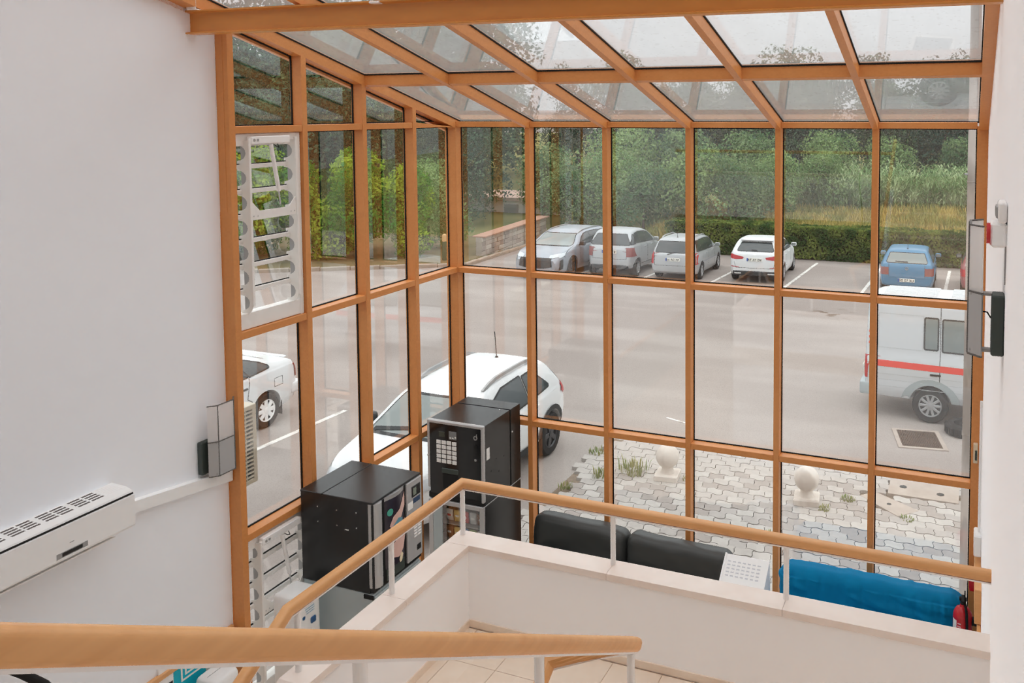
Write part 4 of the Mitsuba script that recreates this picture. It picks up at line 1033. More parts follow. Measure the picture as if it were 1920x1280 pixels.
c.side_glass([[(.50, 1.14), (.90, 1.12), (.90, 1.44), (.62, 1.43)], [(.95, 1.12), (1.55, 1.09), (1.55, 1.43), (.95, 1.46)], [(1.60, 1.09), (2.40, 1.06), (2.2, 1.26), (1.98, 1.38), (1.60, 1.43)], [(.14, 1.10), (.44, 1.12), (.56, 1.40), (.42, 1.40)]])
c.end_glass([(-.62, 1.0), (.62, 1.0), (.5, 1.40), (-.5, 1.40)], 1, 'windscreen')
c.lamp([(.58, 1.0), (.80, 1.0), (.84, .70), (.60, .70)], 'x', -1, M_TAILD, 'tail_lamp')
for sg in (-1, 1): c.put('side_tail_lamp', c.proj([(.03, .98), (.14, 1.0), (.16, .70), (.03, .70)], 'y', sg, .012, .03), M_TAILD, True)
c.plate('42 63 TB', -.012, .86, yellow=True)
c.put('lower_bumper', cbox(-.02, .16, -.66, .66, .28, .44, .04), M_TRIM); c.mirrors(2.35, 1.1, P_SILV); c.handles((1.35, 2.1), .95, P_SILV)
c.seam([(1.57, 1.06), (1.57, .4)]); c.seam([(.92, 1.1), (.86, .8)]); c.seam([(-.6, 1.0), (-.6, .62), (.6, .62), (.6, 1.0)], 'x', (-1,)); c.seam([(.8, .40), (2.7, .38)], w=.012)

# ---- grey estate facing the building
L = 4.55
c = Car('car', 'light grey estate with dark grille facing the building, leftmost of the parked row', 'car', 1.85,
        [(0, .70), (.03, .95), (.10, 1.05), (.45, 1.38), (.6, 1.44), (1.2, 1.475), (2.1, 1.45), (2.6, 1.36), (3.25, 1.03), (3.6, .97), (4.15, .88), (4.42, .76), (L, .64)],
        [(0, .62), (.1, .95), (.3, 1.0), (1.2, .98), (2.6, .96), (3.3, .93), (4.1, .82), (4.45, .66), (L, .56)],
        [(0, .34), (.1, .27), (.6, .20), (3.6, .18), (4.3, .20), (L, .26)], HWK(L, .80, .78), at_heading(-8.95, 23.4, -90, 1.07), P_GREY)
c.body((.86, 3.56), .34); c.wheels((.86, 3.56), .34, spokes=5, kind='wide', rimm=M_RIMD)
c.end_glass([(-.72, 1.0), (.72, 1.0), (.58, 1.33), (-.58, 1.33)], 1, 'windscreen', M_CARGL2)
c.end_glass([(-.62, 1.08), (.62, 1.08), (.52, 1.33), (-.52, 1.33)], -1, 'rear_window')
c.side_glass([[(.55, 1.10), (1.15, 1.06), (1.15, 1.34), (.78, 1.34)], [(1.2, 1.05), (1.95, 1.03), (1.95, 1.36), (1.2, 1.36)], [(2.0, 1.03), (2.95, 1.01), (2.62, 1.22), (2.35, 1.32), (2.0, 1.36)]])
c.lamp([(-.56, .70), (-.60, .42), (-.30, .36), (.30, .36), (.60, .42), (.56, .70)], 'x', 1, M_TRIM, 'grille', False)
c.lamp([(.46, .78), (.84, .86), (.86, .78), (.62, .70), (.48, .70)], 'x', 1, M_HEAD, 'headlamp')
for sg in (-1, 1):
    c.put('side_headlamp', c.proj([(4.05, .86), (4.38, .77), (4.36, .70), (4.1, .78)], 'y', sg, .012, .04), M_HEAD, True)
    c.put('corner_vent', c.proj([(4.22, .66), (4.36, .62), (4.40, .30), (4.22, .34)], 'y', sg, .012, .04), M_TRIM, True)
c.plate('BR 28 XJ', L + .004, .43, 1)
c.rails(.6, 2.6, .60, M_GREYM, lift=.03); c.mirrors(2.98, 1.06, M_TRIM); c.handles((1.1, 2.0), .93, P_GREY)
c.seam([(1.97, 1.0), (1.97, .35)]); c.seam([(3.0, 1.0), (3.05, .35)]); c.seam([(3.3, .80), (4.15, .86)], 'z', (1,)); c.seam([(3.3, -.80), (4.15, -.86)], 'z', (1,))

# ---- red car at the right edge
L = 4.0
c = Car('car', 'dull red car half hidden behind the concrete pole at the right', 'car', 1.68,
        [(0, .60), (.03, .86), (.10, 1.0), (.45, 1.36), (.6, 1.42), (1.1, 1.45), (1.9, 1.43), (2.4, 1.33), (3.0, 1.0), (3.7, .84), (3.95, .68), (L, .56)],
        [(0, .55), (.1, .9), (.3, .95), (2.6, .92), (3.1, .88), (3.7, .74), (L, .5)], [(0, .32), (.6, .2), (3.4, .18), (L, .28)], HWK(L, .84), at_heading(5.88, 20.9, 90), P_RED)
c.body((.8, 3.2), .30); c.wheels((.8, 3.2), .30)
c.end_glass([(-.6, 1.03), (.6, 1.03), (.5, 1.30), (-.5, 1.30)], -1, 'rear_window'); c.end_glass([(-.62, .97), (.62, .97), (.5, 1.28), (-.5, 1.28)], 1, 'windscreen')
c.side_glass([[(.6, 1.02), (1.3, .99), (1.3, 1.30), (.9, 1.32)], [(1.35, .99), (2.6, .97), (2.1, 1.27), (1.35, 1.33)]])
c.lamp([(.60, .88), (.82, .88), (.84, .66), (.60, .66)], 'x', -1, M_TAIL, 'tail_lamp'); c.mirrors(2.7, 1.0, M_TRIM); c.plate('18 52 LR', -.012, .5)

# ---- white liftback saloon seen through the left glazing
L = 4.30
c = Car('car', 'older white liftback saloon with white hubcaps seen through the left glazing', 'car', 1.69,
        [(0, .60), (.02, .82), (.06, .97), (.16, 1.03), (.50, 1.10), (1.10, 1.32), (1.5, 1.375), (2.1, 1.385), (2.5, 1.34), (3.15, .98), (3.4, .92), (4.0, .80), (4.22, .68), (L, .54)],
        [(0, .54), (.06, .90), (.3, .95), (1.2, .94), (2.8, .90), (3.3, .86), (4.0, .72), (4.25, .56), (L, .48)],
        [(0, .36), (.1, .29), (.6, .20), (3.5, .18), (4.1, .22), (L, .28)], HWK(L, .84), at_heading(-6.66, 3.84, -90), P_WHITE)
c.body((.80, 3.26), .30); c.wheels((.80, 3.26), .30, spokes=8, rimm=M_WHITE, kind='wide')
c.side_glass([[(.66, 1.02), (1.12, .98), (1.34, 1.27), (1.10, 1.22), (.84, 1.12)], [(1.16, .98), (1.62, .97), (1.62, 1.29), (1.38, 1.28)], [(1.68, .97), (2.70, .95), (2.35, 1.20), (2.1, 1.29), (1.68, 1.30)]])
c.end_glass([(-.60, 1.0), (.60, 1.0), (.5, 1.30), (-.5, 1.30)], 1, 'windscreen')
c.put('rear_window', c.proj(Polygon([(.55, -.56), (1.12, -.50), (1.12, .50), (.55, .56)]), 'z', 1, .006), M_CARGL, True)
c.lamp([(.46, .92), (.76, .92), (.78, .70), (.46, .70)], 'x', -1, M_TAIL, 'tail_lamp')
for sg in (-1, 1): c.put('side_tail_lamp', c.proj([(.02, .92), (.10, .92), (.10, .70), (.02, .70)], 'y', sg, .012, .03), M_TAILD, True)
c.put('rear_bumper', moved(rbox(.30, 1.62, .22, .07, 8), (.06, 0, .50)), P_WHITE, 40); c.put('spoiler', cbox(.03, .11, -.55, .55, 1.0, 1.03, .012), P_WHITE)
c.handles((1.30, 2.3), .80, M_TRIM); c.seam([(1.14, .96), (1.22, .62), (1.12, .55)]); c.seam([(1.65, .96), (1.65, .3)]); c.seam([(2.75, .94), (2.8, .3)])
c.seam([(.42, .80), (.62, .80), (.62, .66), (.42, .66), (.42, .80)], w=.004); c.seam([(1.15, .52), (3.0, .50)], w=.012, mt=M_TRIM, name='rub_strip'); c.mirrors(2.65, 1.0, M_TRIM); c.plate('63 98 HV', -.1, .72)
for sg in (-1, 1): c.put('mud_flap', cbox(.42, .44, sg * .70 - .1, sg * .70 + .1, .12, .40, .003), M_RUBBER)

# ---- white crossover just outside the corner
L = 4.08
c = Car('car', 'white crossover with grey roof rails and aerial parked right outside the corner of the glazing', 'car', 1.72,
        [(0, .70), (.03, .92), (.10, 1.02), (.45, 1.42), (.58, 1.49), (1.2, 1.535), (1.9, 1.52), (2.4, 1.43), (3.08, 1.08), (3.3, 1.02), (3.8, .92), (4.0, .78), (L, .64)],
        [(0, .62), (.1, .95), (.3, 1.0), (1.2, .98), (2.6, .97), (3.1, .95), (3.75, .84), (4.0, .66), (L, .56)],
        [(0, .42), (.1, .34), (.6, .27), (3.4, .25), (3.9, .28), (L, .34)], HWK(L, .82, .74), at_heading(-1.60, 4.36, -90), P_WHITE, tumble=.40)
c.body((.66, 3.25), .335); c.wheels((.66, 3.25), .335, spokes=5, rimm=M_RIMD, kind='wide')
c.end_glass([(-.68, 1.07), (.68, 1.07), (.52, 1.40), (-.52, 1.40)], 1, 'windscreen', M_CARGL2)
c.end_glass([(-.60, 1.05), (.60, 1.05), (.5, 1.40), (-.5, 1.40)], -1, 'rear_window')
c.side_glass([[(.62, 1.10), (1.25, 1.05), (1.25, 1.39), (.98, 1.40)], [(1.31, 1.05), (2.05, 1.02), (2.12, 1.30), (1.85, 1.39), (1.31, 1.41)], [(2.12, 1.02), (2.84, 1.02), (2.50, 1.22), (2.2, 1.33)]], M_CARGL)
for sg in (-1, 1):
    for x in (.66, 3.25):
        a = np.linspace(0.05 * math.pi, .95 * math.pi, 20)
        arch = Polygon([(x + .46 * math.cos(t), .335 + .46 * math.sin(t)) for t in a] + [(x + .385 * math.cos(t), .335 + .385 * math.sin(t)) for t in a[::-1]])
        c.put('arch_trim', c.proj(arch, 'y', sg, .014), M_TRIM, True)
    c.put('sill_trim', c.proj([(1.1, .30), (2.82, .30), (2.82, .42), (1.1, .42)], 'y', sg, .012), M_TRIM, True)
    c.put('side_tail_lamp', c.proj([(.04, 1.0), (.22, 1.02), (.26, .90), (.06, .84)], 'y', sg, .014, .03), M_TAIL, True)
    c.put('side_headlamp', c.proj([(3.62, .86), (3.92, .80), (3.94, .72), (3.7, .76)], 'y', sg, .012, .04), M_HEAD, True)
c.lamp([(.58, 1.0), (.78, 1.0), (.80, .84), (.60, .84)], 'x', -1, M_TAIL, 'tail_lamp'); c.lamp([(.44, .86), (.78, .86), (.80, .74), (.46, .72)], 'x', 1, M_HEAD, 'headlamp')
c.rails(.62, 2.2, .56, M_GREYM, lift=.055, r=.024); c.antenna(.86, 0, .42, .12); c.mirrors(2.78, 1.10, M_TRIM, (.11, .22, .17))
c.handles((1.15, 2.0), .93, P_WHITE); c.seam([(1.28, 1.02), (1.28, .45)]); c.seam([(2.2, 1.0), (2.6, .45)]); c.plate('34 UQ 76', -.012, .72)
c.wiper((.05, 1.08), (.60, 1.12), None, 1); c.wiper((-.6, 1.08), (-.05, 1.12), None, 1)
c.put('fuel_flap', c.proj(Polygon([(.86, .92), (1.0, .92), (1.0, .78), (.86, .78)]).exterior.buffer(.004), 'y', -1, .004), M_SEAM)

# ---- white van with a red stripe at the right
L = 4.80
c = Car('van', 'white van with a red stripe and ribbed roof at the right, behind the concrete pole', 'van', 1.72,
        [(0, 1.20), (.02, 1.96), (.06, 2.10), (.25, 2.15), (2.5, 2.16), (3.5, 2.10), (3.9, 1.92), (4.5, 1.12), (4.7, .95), (L, .8)],
        [(0, 1.10), (.04, 1.12), (2.5, 1.12), (3.6, 1.08), (4.3, .98), (4.7, .8), (L, .6)],
        [(0, .42), (.2, .36), (4.3, .32), (L, .36)], [(0, .94), (.06, .98), (.3, 1.0), (4.0, 1.0), (4.5, .93), (L, .8)], at_heading(3.62, 8.35, -1.5), P_VAN, tumble=.10, edge=.07)
c.body((1.12, 3.72), .31); c.wheels((1.12, 3.72), .31, spokes=10, rimm=M_RIM)
c.side_glass([[(1.02, 1.30), (1.22, 1.30), (1.22, 1.82), (1.02, 1.82)], [(1.32, 1.28), (2.10, 1.28), (2.10, 1.81), (1.32, 1.81)], [(2.7, 1.22), (3.9, 1.15), (3.5, 1.70), (2.7, 1.72)]], M_CARGL2, 'side_window', .028)
c.end_glass([(-.7, 1.15), (.7, 1.15), (.64, 1.75), (-.64, 1.75)], -1, 'rear_window'); c.end_glass([(-.72, 1.2), (.72, 1.2), (.66, 1.75), (-.66, 1.75)], 1, 'windscreen')
M_VRED = mat('van_red', lin(226, 84, 78), .4, clear=.3)
for sg in (-1, 1):
    c.put('red_stripe', c.proj([(.10, .93), (4.3, .88), (4.3, .985), (.10, 1.045)], 'y', sg, .004), M_VRED)
    for k in range(3): c.put('red_slash', c.proj([(.05, 1.30 + .1 * k), (.14, 1.33 + .1 * k), (.14, 1.37 + .1 * k), (.05, 1.34 + .1 * k)], 'y', sg, .004, .03), M_VRED)
c.seam([(.22, 1.86), (.98, 1.86), (.98, 1.26), (.22, 1.26), (.22, 1.86)], w=.008, mt=mat('seam_pale', lin(186, 190, 192), .5)); c.seam([(.16, 2.02), (.16, .45)]); c.seam([(1.27, 2.02), (1.27, .40)])
for z in (.80, .70, .58): c.seam([(.18, z), (4.3, z - .01)], w=.005, mt='mat_seam_pale')
for k in range(11):
    y = -.62 + k * .124
    ps = np.c_[np.linspace(.25, 3.3, 14), np.full(14, y)]
    loc, ri, _ = c.mesh.ray.intersects_location(np.c_[ps, np.full(14, 5.)], np.tile([0, 0, -1.], (14, 1)), multiple_hits=False)
    zz = np.zeros(14); zz[ri] = loc[:, 2]
    for a, b in ((0, 5), (5, 10), (10, 14)):
        c.put('roof_rib', sweep(np.c_[ps[a:b], zz[a:b] + .006], np.array([[-.034, -.012], [.034, -.012], [.022, .012], [-.022, .012]])), P_VAN)
c.put('rear_bumper', moved(rbox(.28, 1.68, .24, .05, 6), (.03, 0, .50)), M_CAB, 40)
c.lamp([(.74, 1.10), (.84, 1.10), (.84, .70), (.74, .70)], 'x', -1, M_TAIL, 'tail_lamp')
for sg in (-1, 1):
    c.put('wheel_house', c.proj(Polygon([(1.12 + .50 * math.cos(t), .31 + .46 * math.sin(t)) for t in np.linspace(0, math.pi, 20)]).difference(Point(1.12, .31).buffer(.36)), 'y', sg, .005), M_CAB)
c.handles((1.20,), .86, M_TRIM); c.mirrors(4.05, 1.25, M_TRIM); c.plate('22 14 FT', -.12, .72)
# ================================================================ OUTDOORS
def c_asphalt(p, n, uv):
    g = N(p.x * 55, p.y * 55, 1.5)
    g2 = N(p.x * 140, p.y * 140, 4.5)
    big = FB(p.x * .22, p.y * .22, 2.0, 4)
    lane = FB(p.x * .4 + 9, p.y * 1.1, 6.0, 3)
    c = MIX(lin(141, 130, 125), lin(169, 160, 154), .35 * g + .65 * big)
    c = MIX(c, lin(190, 182, 176), SS(.35, .8, lane) * .30)
    c = MIX(c, lin(120, 106, 98), (1 - SS(.25, .45, g2)) * .30)
    st = SS(.52, .66, FB(p.x * 2.4, p.y * 4.2, 8.0, 4)) * (1 - SS(.2, 1.0, dr.sqrt(dr.square((p.x - 1.85) / 1.1) + dr.square((p.y - 16.6) / 1.0))))
    return MIX(c, lin(112, 96, 84), st)
M_ASPH = matte('asphalt', c_asphalt)
pl = struct('parking_lot', prism([(-25, GZ - .6), (28, GZ - 1.6), (28, gz(28)), (4.6, GZ), (-25, GZ)], 'x', -70, 40), M_ASPH, label='wide pale asphalt parking lot outside the glazing, falling away from the building')
M_LINE = matte('line_paint', lambda p, n, uv: MIX(lin(226, 222, 216), lin(190, 182, 176), SS(.5, .75, FB(p.x * 9, p.y * 9, 1.0, 3))))
def line(a, b, w=.11):
    m = prism(LineString([a, b]).buffer(w / 2, cap_style=2), 'z', .001, .006)
    m.vertices[:, 2] += np.array([gz(y) for y in m.vertices[:, 1]])
    return m
for x in (-8.05, -5.55, -3.05, -.50, 2.05, 4.57, 7.1): part(pl, 'bay_line', line((x, 20.3), (x + .05, 26.8)), M_LINE)
for a, b in (((-3.86, -1.5), (-3.74, 5.2)), ((-5.38, .2), (-5.16, 4.2)), ((.35, 6.0), (.75, 5.85))): part(pl, 'bay_line', line(a, b, .10 if a[0] < -1 else .05), M_LINE)
# kerb at the left and at the hedge
M_KERB = matte('kerb', lambda p, n, uv: MIX(lin(176, 166, 154), lin(150, 138, 126), FB(p.x * 4, p.y * 4, p.z * 4, 3)))
kb = struct('kerb', label='stone kerb along the left edge of the parking lot')
def kerb_run(a, b, n):
    a, b = np.array(a, float), np.array(b, float)
    d = (b - a) / n; L_ = np.linalg.norm(d); ang = math.atan2(d[1], d[0])
    for i in range(n):
        q = a + d * i
        part(kb, 'kerb_stone', moved(cbox(0.006, L_ - .006, -.09, .09, -.04, .14, .02), (*q, gz(q[1] + d[1] / 2)), rz=ang), M_KERB)
kerb_run((-24.5, 11.2), (-12.8, 20.1), 14); kerb_run((-12.8, 20.1), (-13.75, 27.4), 7)

# --- wavy concrete pavers outside the front glazing
PW, PH = .225, .165
def paver_poly(ph):
    n = 9; g = .004
    xs = np.linspace(g, PW - g, n)
    wave = lambda x: .016 * math.sin(2 * math.pi * x / PW + ph)
    bot = [(x, g + wave(x)) for x in xs]; top = [(x, PH - g + wave(x)) for x in xs[::-1]]
    zig = lambda y: .012 * math.sin(2 * math.pi * y / PH)
    right = [(PW - g + zig(y), y + wave(PW)) for y in (PH * .25, PH * .5, PH * .75)]
    left = [(g + zig(y), y + wave(0)) for y in (PH * .75, PH * .5, PH * .25)]
    return Polygon(bot + right + top + left).buffer(0)
PAV0 = prism(paver_poly(0.0), 'z', 0, .05); PAV1 = prism(paver_poly(math.pi), 'z', 0, .05)
def c_pav(tone):
    def f(p, n, uv):
        v = FB(p.x * 12, p.y * 12, 1.0, 3)
        return MIX([t * .86 for t in tone], tone, v)
    return f
tones = [lin(186, 179, 173), lin(178, 171, 166), lin(191, 185, 179), lin(168, 159, 153)]
M_PAV = [matte(f'paver_{i}', c_pav(t)) for i, t in enumerate(tones)]
pv = struct('paving', box(-.12, 5.5, .16, 4.62, GZ, GZ + .012), matte('paver_sand', lambda p, n, uv: MIX(lin(146, 128, 114), lin(120, 108, 94), FB(p.x * 20, p.y * 20, 1.0, 2))), label='pale wavy concrete pavers outside the front glazing')
slabs = [sbox(4.31, 4.0, 5.24, 4.52), Polygon([(3.96, 3.80), (4.14, 3.99), (4.75, 3.60), (4.50, 3.34)])]
hole = slabs[0].buffer(.01).union(slabs[1].buffer(.01))
p_list = []
for r in range(27):
    for q in range(-2, 26):
        x = q * PW + (PW / 2 if r % 2 else 0) - .1; y = .17 + r * PH
        c_ = Point(x + PW / 2, y + PH / 2)
        edge = -.05 + .10 * math.sin(y * 3.1) - (0.0 if y > 1 else 0)
        if c_.x < edge or c_.x > 5.42 or c_.y > 4.56 or hole.contains(c_): continue
        # what the sofas and parapet leave in view
        vis = c_.y > 1.85
        d = np.array([c_.x, c_.y, GZ]) - CAM
        p_list.append((not vis, np.linalg.norm(d), x, y, r % 2))
p_list.sort()
ply_pav = [mikit.ply(PAV0, 'mat_paver_0'), mikit.ply(PAV1, 'mat_paver_0')]
rest = []
for i, (hid, d, x, y, par_) in enumerate(p_list):
    tilt = GZ + .006 + .004 * math.sin(i * 12.9898)
    if i < 296:
        b = dict(ply_pav[par_]); b['bsdf'] = {'type': 'ref', 'id': M_PAV[int(rng.integers(0, 4))]}
        b['to_world'] = tw(mat4((x, y, tilt)))
        part(pv, 'paver', b, None)
    else: rest.append(moved(PAV1 if par_ else PAV0, (x, y, tilt)))
part(pv, 'paver_field', cat_(rest), M_PAV[0], kind='stuff')
M_CONC = matte('concrete', lambda p, n, uv: MIX(lin(190, 178, 168), lin(164, 150, 140), FB(p.x * 6, p.y * 6, p.z * 6, 4)))
s1 = solo('inspection_cover', prism(slabs[0], 'z', GZ + .01, GZ + .062), M_CONC, 'large rectangular concrete inspection cover in the paving below the van', 'inspection cover')
for x_, y_ in ((4.5, 4.28), (5.0, 4.2)): part(s1, 'lifting_hole', moved(lathe([(.0, 0), (.05, 0), (.05, .006), (.03, .004), (0, .002)], 14), (x_, y_, GZ + .06)), M_TRIM)
s2 = solo('inspection_cover', prism(slabs[1], 'z', GZ + .01, GZ + .060), M_CONC, 'smaller skewed concrete inspection cover between the second stone ball and the large cover', 'inspection cover')
part(s2, 'lifting_hole', moved(lathe([(.0, 0), (.03, 0), (.03, .006), (0, .002)], 12), (4.36, 3.66, GZ + .058)), M_TRIM)
# weeds between the pavers
def tuft(n, r, h, seed, w=.008):
    g = np.random.default_rng(seed); V, F = [], []
    for i in range(n):
        a, rr = g.uniform(0, 6.28), r * math.sqrt(g.uniform(0, 1))
        b = np.array([rr * math.cos(a), rr * math.sin(a), 0]); d = np.array([math.cos(a + g.normal(0, .6)), math.sin(a + g.normal(0, .6)), 0]) * g.uniform(.1, .6)
        hh = h * g.uniform(.4, 1); s_ = np.array([-d[1], d[0], 0]); s_ = s_ / (np.linalg.norm(s_) + 1e-9) * w
        k = len(V); V += [b - s_, b + s_, b + d * hh * .4 + [0, 0, hh * .7] + s_ * .8, b + d * hh * .4 + [0, 0, hh * .7] - s_ * .8, b + d * hh + [0, 0, hh]]
        F += [[k, k + 1, k + 2], [k, k + 2, k + 3], [k + 3, k + 2, k + 4]]
    return trimesh.Trimesh(np.array(V), np.array(F), process=False)
M_WEED = matte('weed', lambda p, n, uv: MIX(lin(120, 140, 84), lin(166, 158, 104), N(p.x * 9, p.y * 9, 2.)))
weeds = [(.72, 3.45, .22, .20, 90, 'tall dry weed tuft in the paving left of the first stone ball'), (.34, 3.12, .13, .14, 60, 'low green weed tuft at the left of the tall dry weeds'), (3.82, 3.62, .10, .05, 90, 'round green weed patch between the second stone ball and the skewed cover'),
         (3.56, 3.20, .08, .07, 40, 'small weed beside the foot of the second stone ball'), (4.62, 3.30, .09, .05, 40, 'small weed right of the skewed inspection cover'), (1.58, 3.45, .08, .06, 40, 'small weed right of the first stone ball'),
         (3.05, 2.25, .07, .07, 30, 'small weed in the pavers above the slotted chest'), (.02, 2.6, .10, .08, 40, 'weed tuft at the left edge of the pavers beyond the black sofa'), (-.05, 3.9, .14, .09, 50, 'weeds where the pavers meet the asphalt near the white crossover')]
for i, (x_, y_, r_, h_, n_, lb) in enumerate(weeds):
    solo('weed', moved(tuft(n_, r_, h_, 100 + i), (x_, y_, GZ + .05)), M_WEED, lb, 'weed')
# stone balls on square plinths
def c_stone(p, n, uv):
    v = FB(p.x * 7, p.y * 7, p.z * 7, 4)
    s_ = SS(.5, .75, FB(p.x * 5, p.y * 5, p.z * 1.2, 3))
    return MIX(MIX(lin(226, 220, 212), lin(206, 194, 184), v), lin(150, 134, 124), s_ * .5)
M_STONE = matte('stone', c_stone)
for x_, y_, lb in ((1.27, 3.42, 'weathered white stone ball on a square plinth left of centre in the paving'), (3.30, 3.36, 'weathered white stone ball on a square plinth nearer the inspection covers')):
    k = thing('stone_ball', lb, 'stone ball')
    part(k, 'ball', moved(trimesh.creation.icosphere(4, .168), (x_, y_, GZ + .375)), M_STONE, smooth=True)
    part(k, 'neck', lathe([(0, 0), (.11, 0), (.085, .05), (.085, .12), (.11, .17), (0, .17)], 24).apply_translation([x_, y_, GZ + .13]), M_STONE, smooth=40)
    part(k, 'plinth', moved(cbox(-.17, .17, -.17, .17, 0, .09, .012), (x_, y_, GZ + .05), rz=.12), M_STONE)
# drain grate in the asphalt
def fall(m):
    m.vertices[:, 2] += np.array([gz(y) - GZ for y in m.vertices[:, 1]]); return m
dg = thing('drain_grate', 'rusty rectangular drain grate with concrete rim below the van wheel', 'drain grate')
qd = Polygon([(4.20, 6.88), (4.82, 6.98), (4.98, 6.2), (4.36, 6.1)])
part(dg, 'rim', fall(prism(qd.buffer(.07, join_style=2).difference(qd), 'z', GZ + .001, GZ + .018)), M_CONC)
part(dg, 'pit', fall(prism(qd, 'z', GZ + .001, GZ + .004)), M_TRIM)
M_RUST = matte('rust', lambda p, n, uv: MIX(lin(104, 86, 76), lin(86, 72, 64), FB(p.x * 14, p.y * 14, 1., 3)))
e0, e1 = np.array([4.36, 6.1]), np.array([4.98, 6.2]); f0, f1 = np.array([4.20, 6.88]), np.array([4.82, 6.98])
for k in range(22):
    t_ = (k + .5) / 22
    a, b = e0 + (e1 - e0) * t_, f0 + (f1 - f0) * t_
    part(dg, 'bar', fall(prism(LineString([a, b]).buffer(.011, cap_style=2), 'z', GZ + .004, GZ + .014)), M_RUST)
# spare tyre, pole, pipe
tr = thing('loose_tyre', 'old tyre lying on the asphalt beside the drain grate', 'tyre')
part(tr, 'rubber', lathe([(.17, 0), (.27, .0), (.31, .05), (.31, .14), (.27, .19), (.17, .19), (.155, .1), (.17, 0)], 32).apply_translation([5.29, 7.15, gz(7.35)]), M_RUBBER, smooth=40)
part(tr, 'tread', cat_([moved(cbox(-.006, .012, -.02, .02, -.06, .06, .003), (5.29 + .312 * math.cos(a), 7.15 + .312 * math.sin(a), gz(7.35) + .095), rz=a) for a in np.linspace(0, 6.28, 29)[:-1]]), M_RUBBER, kind='stuff')
def c_pole(p, n, uv):
    v = FB(p.x * 6, p.y * 6, p.z * 1.2, 4)
    return MIX(lin(196, 188, 182), lin(146, 136, 128), SS(.35, .7, v))
M_POLE = matte('pole', c_pole)
po = thing('concrete_pole', 'weathered square concrete pole standing outside the right end of the glazing', 'pole')
pz = lambda z: .062 - .001 * (z - GZ)
QX, QY = 5.335, 1.72
part(po, 'shaft', trimesh.convex.convex_hull(np.array([[QX + sx * pz(z), QY + sy * pz(z), z] for z in (GZ - .06, 8.5) for sx in (-1, 1) for sy in (-1, 1)])), M_POLE)
for z in (1.5, 3.35, 4.25): part(po, 'band', cbox(QX - pz(z) - .004, QX + pz(z) + .004, QY - pz(z) - .004, QY + pz(z) + .004, z, z + .014, .002), M_POLE)
part(po, 'cable_clip', cat_([cbox(QX - .085, QX - .05, QY - .07, QY - .05, 4.33, 4.35, .003)]), M_GREYM)
# outdoor unit of the air conditioner
ou = thing('condenser_unit', 'beige air conditioning condenser with louvred coil outside the left glazing', 'condenser unit')
M_BEIGE = mat('beige_metal', lin(196, 188, 170), .5)
def ob(x0, x1, y0, y1, z0, z1, c=.004): return cbox(x0 - .15, x1 - .15, y0 + .25, y1 + .25, z0 - .10, z1 - .10, c)
part(ou, 'casing', ob(-.70, -.40, -3.40, -2.62, 1.86, 1.90), M_BEIGE)
for q in ((-.70, -.40, -3.40, -2.62, 2.52, 2.56), (-.70, -.40, -2.66, -2.62, 1.86, 2.56), (-.70, -.40, -3.40, -3.36, 1.86, 2.56), (-.70, -.68, -3.40, -2.62, 1.86, 2.56)): part(ou, 'casing', ob(*q), M_BEIGE)
part(ou, 'coil', ob(-.60, -.44, -3.36, -2.66, 1.9, 2.52), M_TRIM)
for k in range(17): part(ou, 'fin_slat', ob(-.42, -.40, -3.36, -2.66, 1.915 + k * .036, 1.929 + k * .036, .002), M_BEIGE)
for k in range(5): part(ou, 'fin_post', ob(-.425, -.405, -3.3 + k * .14, -3.29 + k * .14, 1.9, 2.52, .001), M_BEIGE)
for k in range(2): part(ou, 'wall_bracket', ob(-.72, -.195, -3.37 + k * .04, -3.34 + k * .04, 1.80, 1.86, .003), M_GREYM)
# bollard
bo = thing('bollard', 'green bollard with a pale wooden cap at the left edge of the parking lot', 'bollard')
part(bo, 'post', lathe([(0, 0), (.1, 0), (.1, .85), (0, .85)], 16).apply_translation([-14.1, 20.65, gz(20.6)]), mat('bollard_green', lin(70, 96, 74), .5), smooth=40)
part(bo, 'cap', lathe([(0, 0), (.1, 0), (.1, .22), (.06, .28), (0, .3)], 16).apply_translation([-14.1, 20.65, gz(20.6) + .85]), mat('bollard_cap', lin(206, 170, 124), .6), smooth=40)
# low stone wall with tiled coping, behind it a white box building
sw_ = thing('stone_wall', 'low stone wall with a reddish coping behind the grey estate at the left', 'stone wall')
M_BLK = [matte(f'block_{i}', lambda p, n, uv, t=t: MIX(t, [q * .8 for q in t], FB(p.x * 5, p.y * 5, p.z * 5, 3))) for i, t in enumerate((lin(186, 172, 160), lin(170, 156, 146), lin(198, 188, 176)))]
wa_, wb_ = np.array([-13.55, 22.3]), np.array([-14.3, 29.5])
d_ = wb_ - wa_; Lw = np.linalg.norm(d_); ang_ = math.atan2(d_[1], d_[0])
for r in range(5):
    x_ = -.2 * (r % 2)
    while x_ < Lw:
        w_ = .42 + .16 * math.sin(x_ * 7 + r * 3)
        a, b = max(x_, 0) + .008, min(x_ + w_, Lw) - .008
        if b - a > .08: part(sw_, 'stone', moved(cbox(a, b, -.15 - .02 * math.sin(x_ * 9), .15, r * .19 + .006, r * .19 + .184, .015), (*wa_, gz(25)), rz=ang_), M_BLK[int(rng.integers(0, 3))])
        x_ += w_
part(sw_, 'mortar_core', moved(box(0, Lw, -.12, .12, 0, .95), (*wa_, gz(25)), rz=ang_), M_KERB)
for k in range(10): part(sw_, 'coping_tile', moved(cbox(k * Lw / 10 + .005, (k + 1) * Lw / 10 - .005, -.30, .30, .95, 1.01, .01), (*wa_, gz(25)), rz=ang_), matte('coping', lin(178, 142, 124)) if k == 0 else 'mat_coping')
hb = thing('white_outbuilding', 'low white outbuilding with flat pinkish roof behind the stone wall', 'outbuilding')
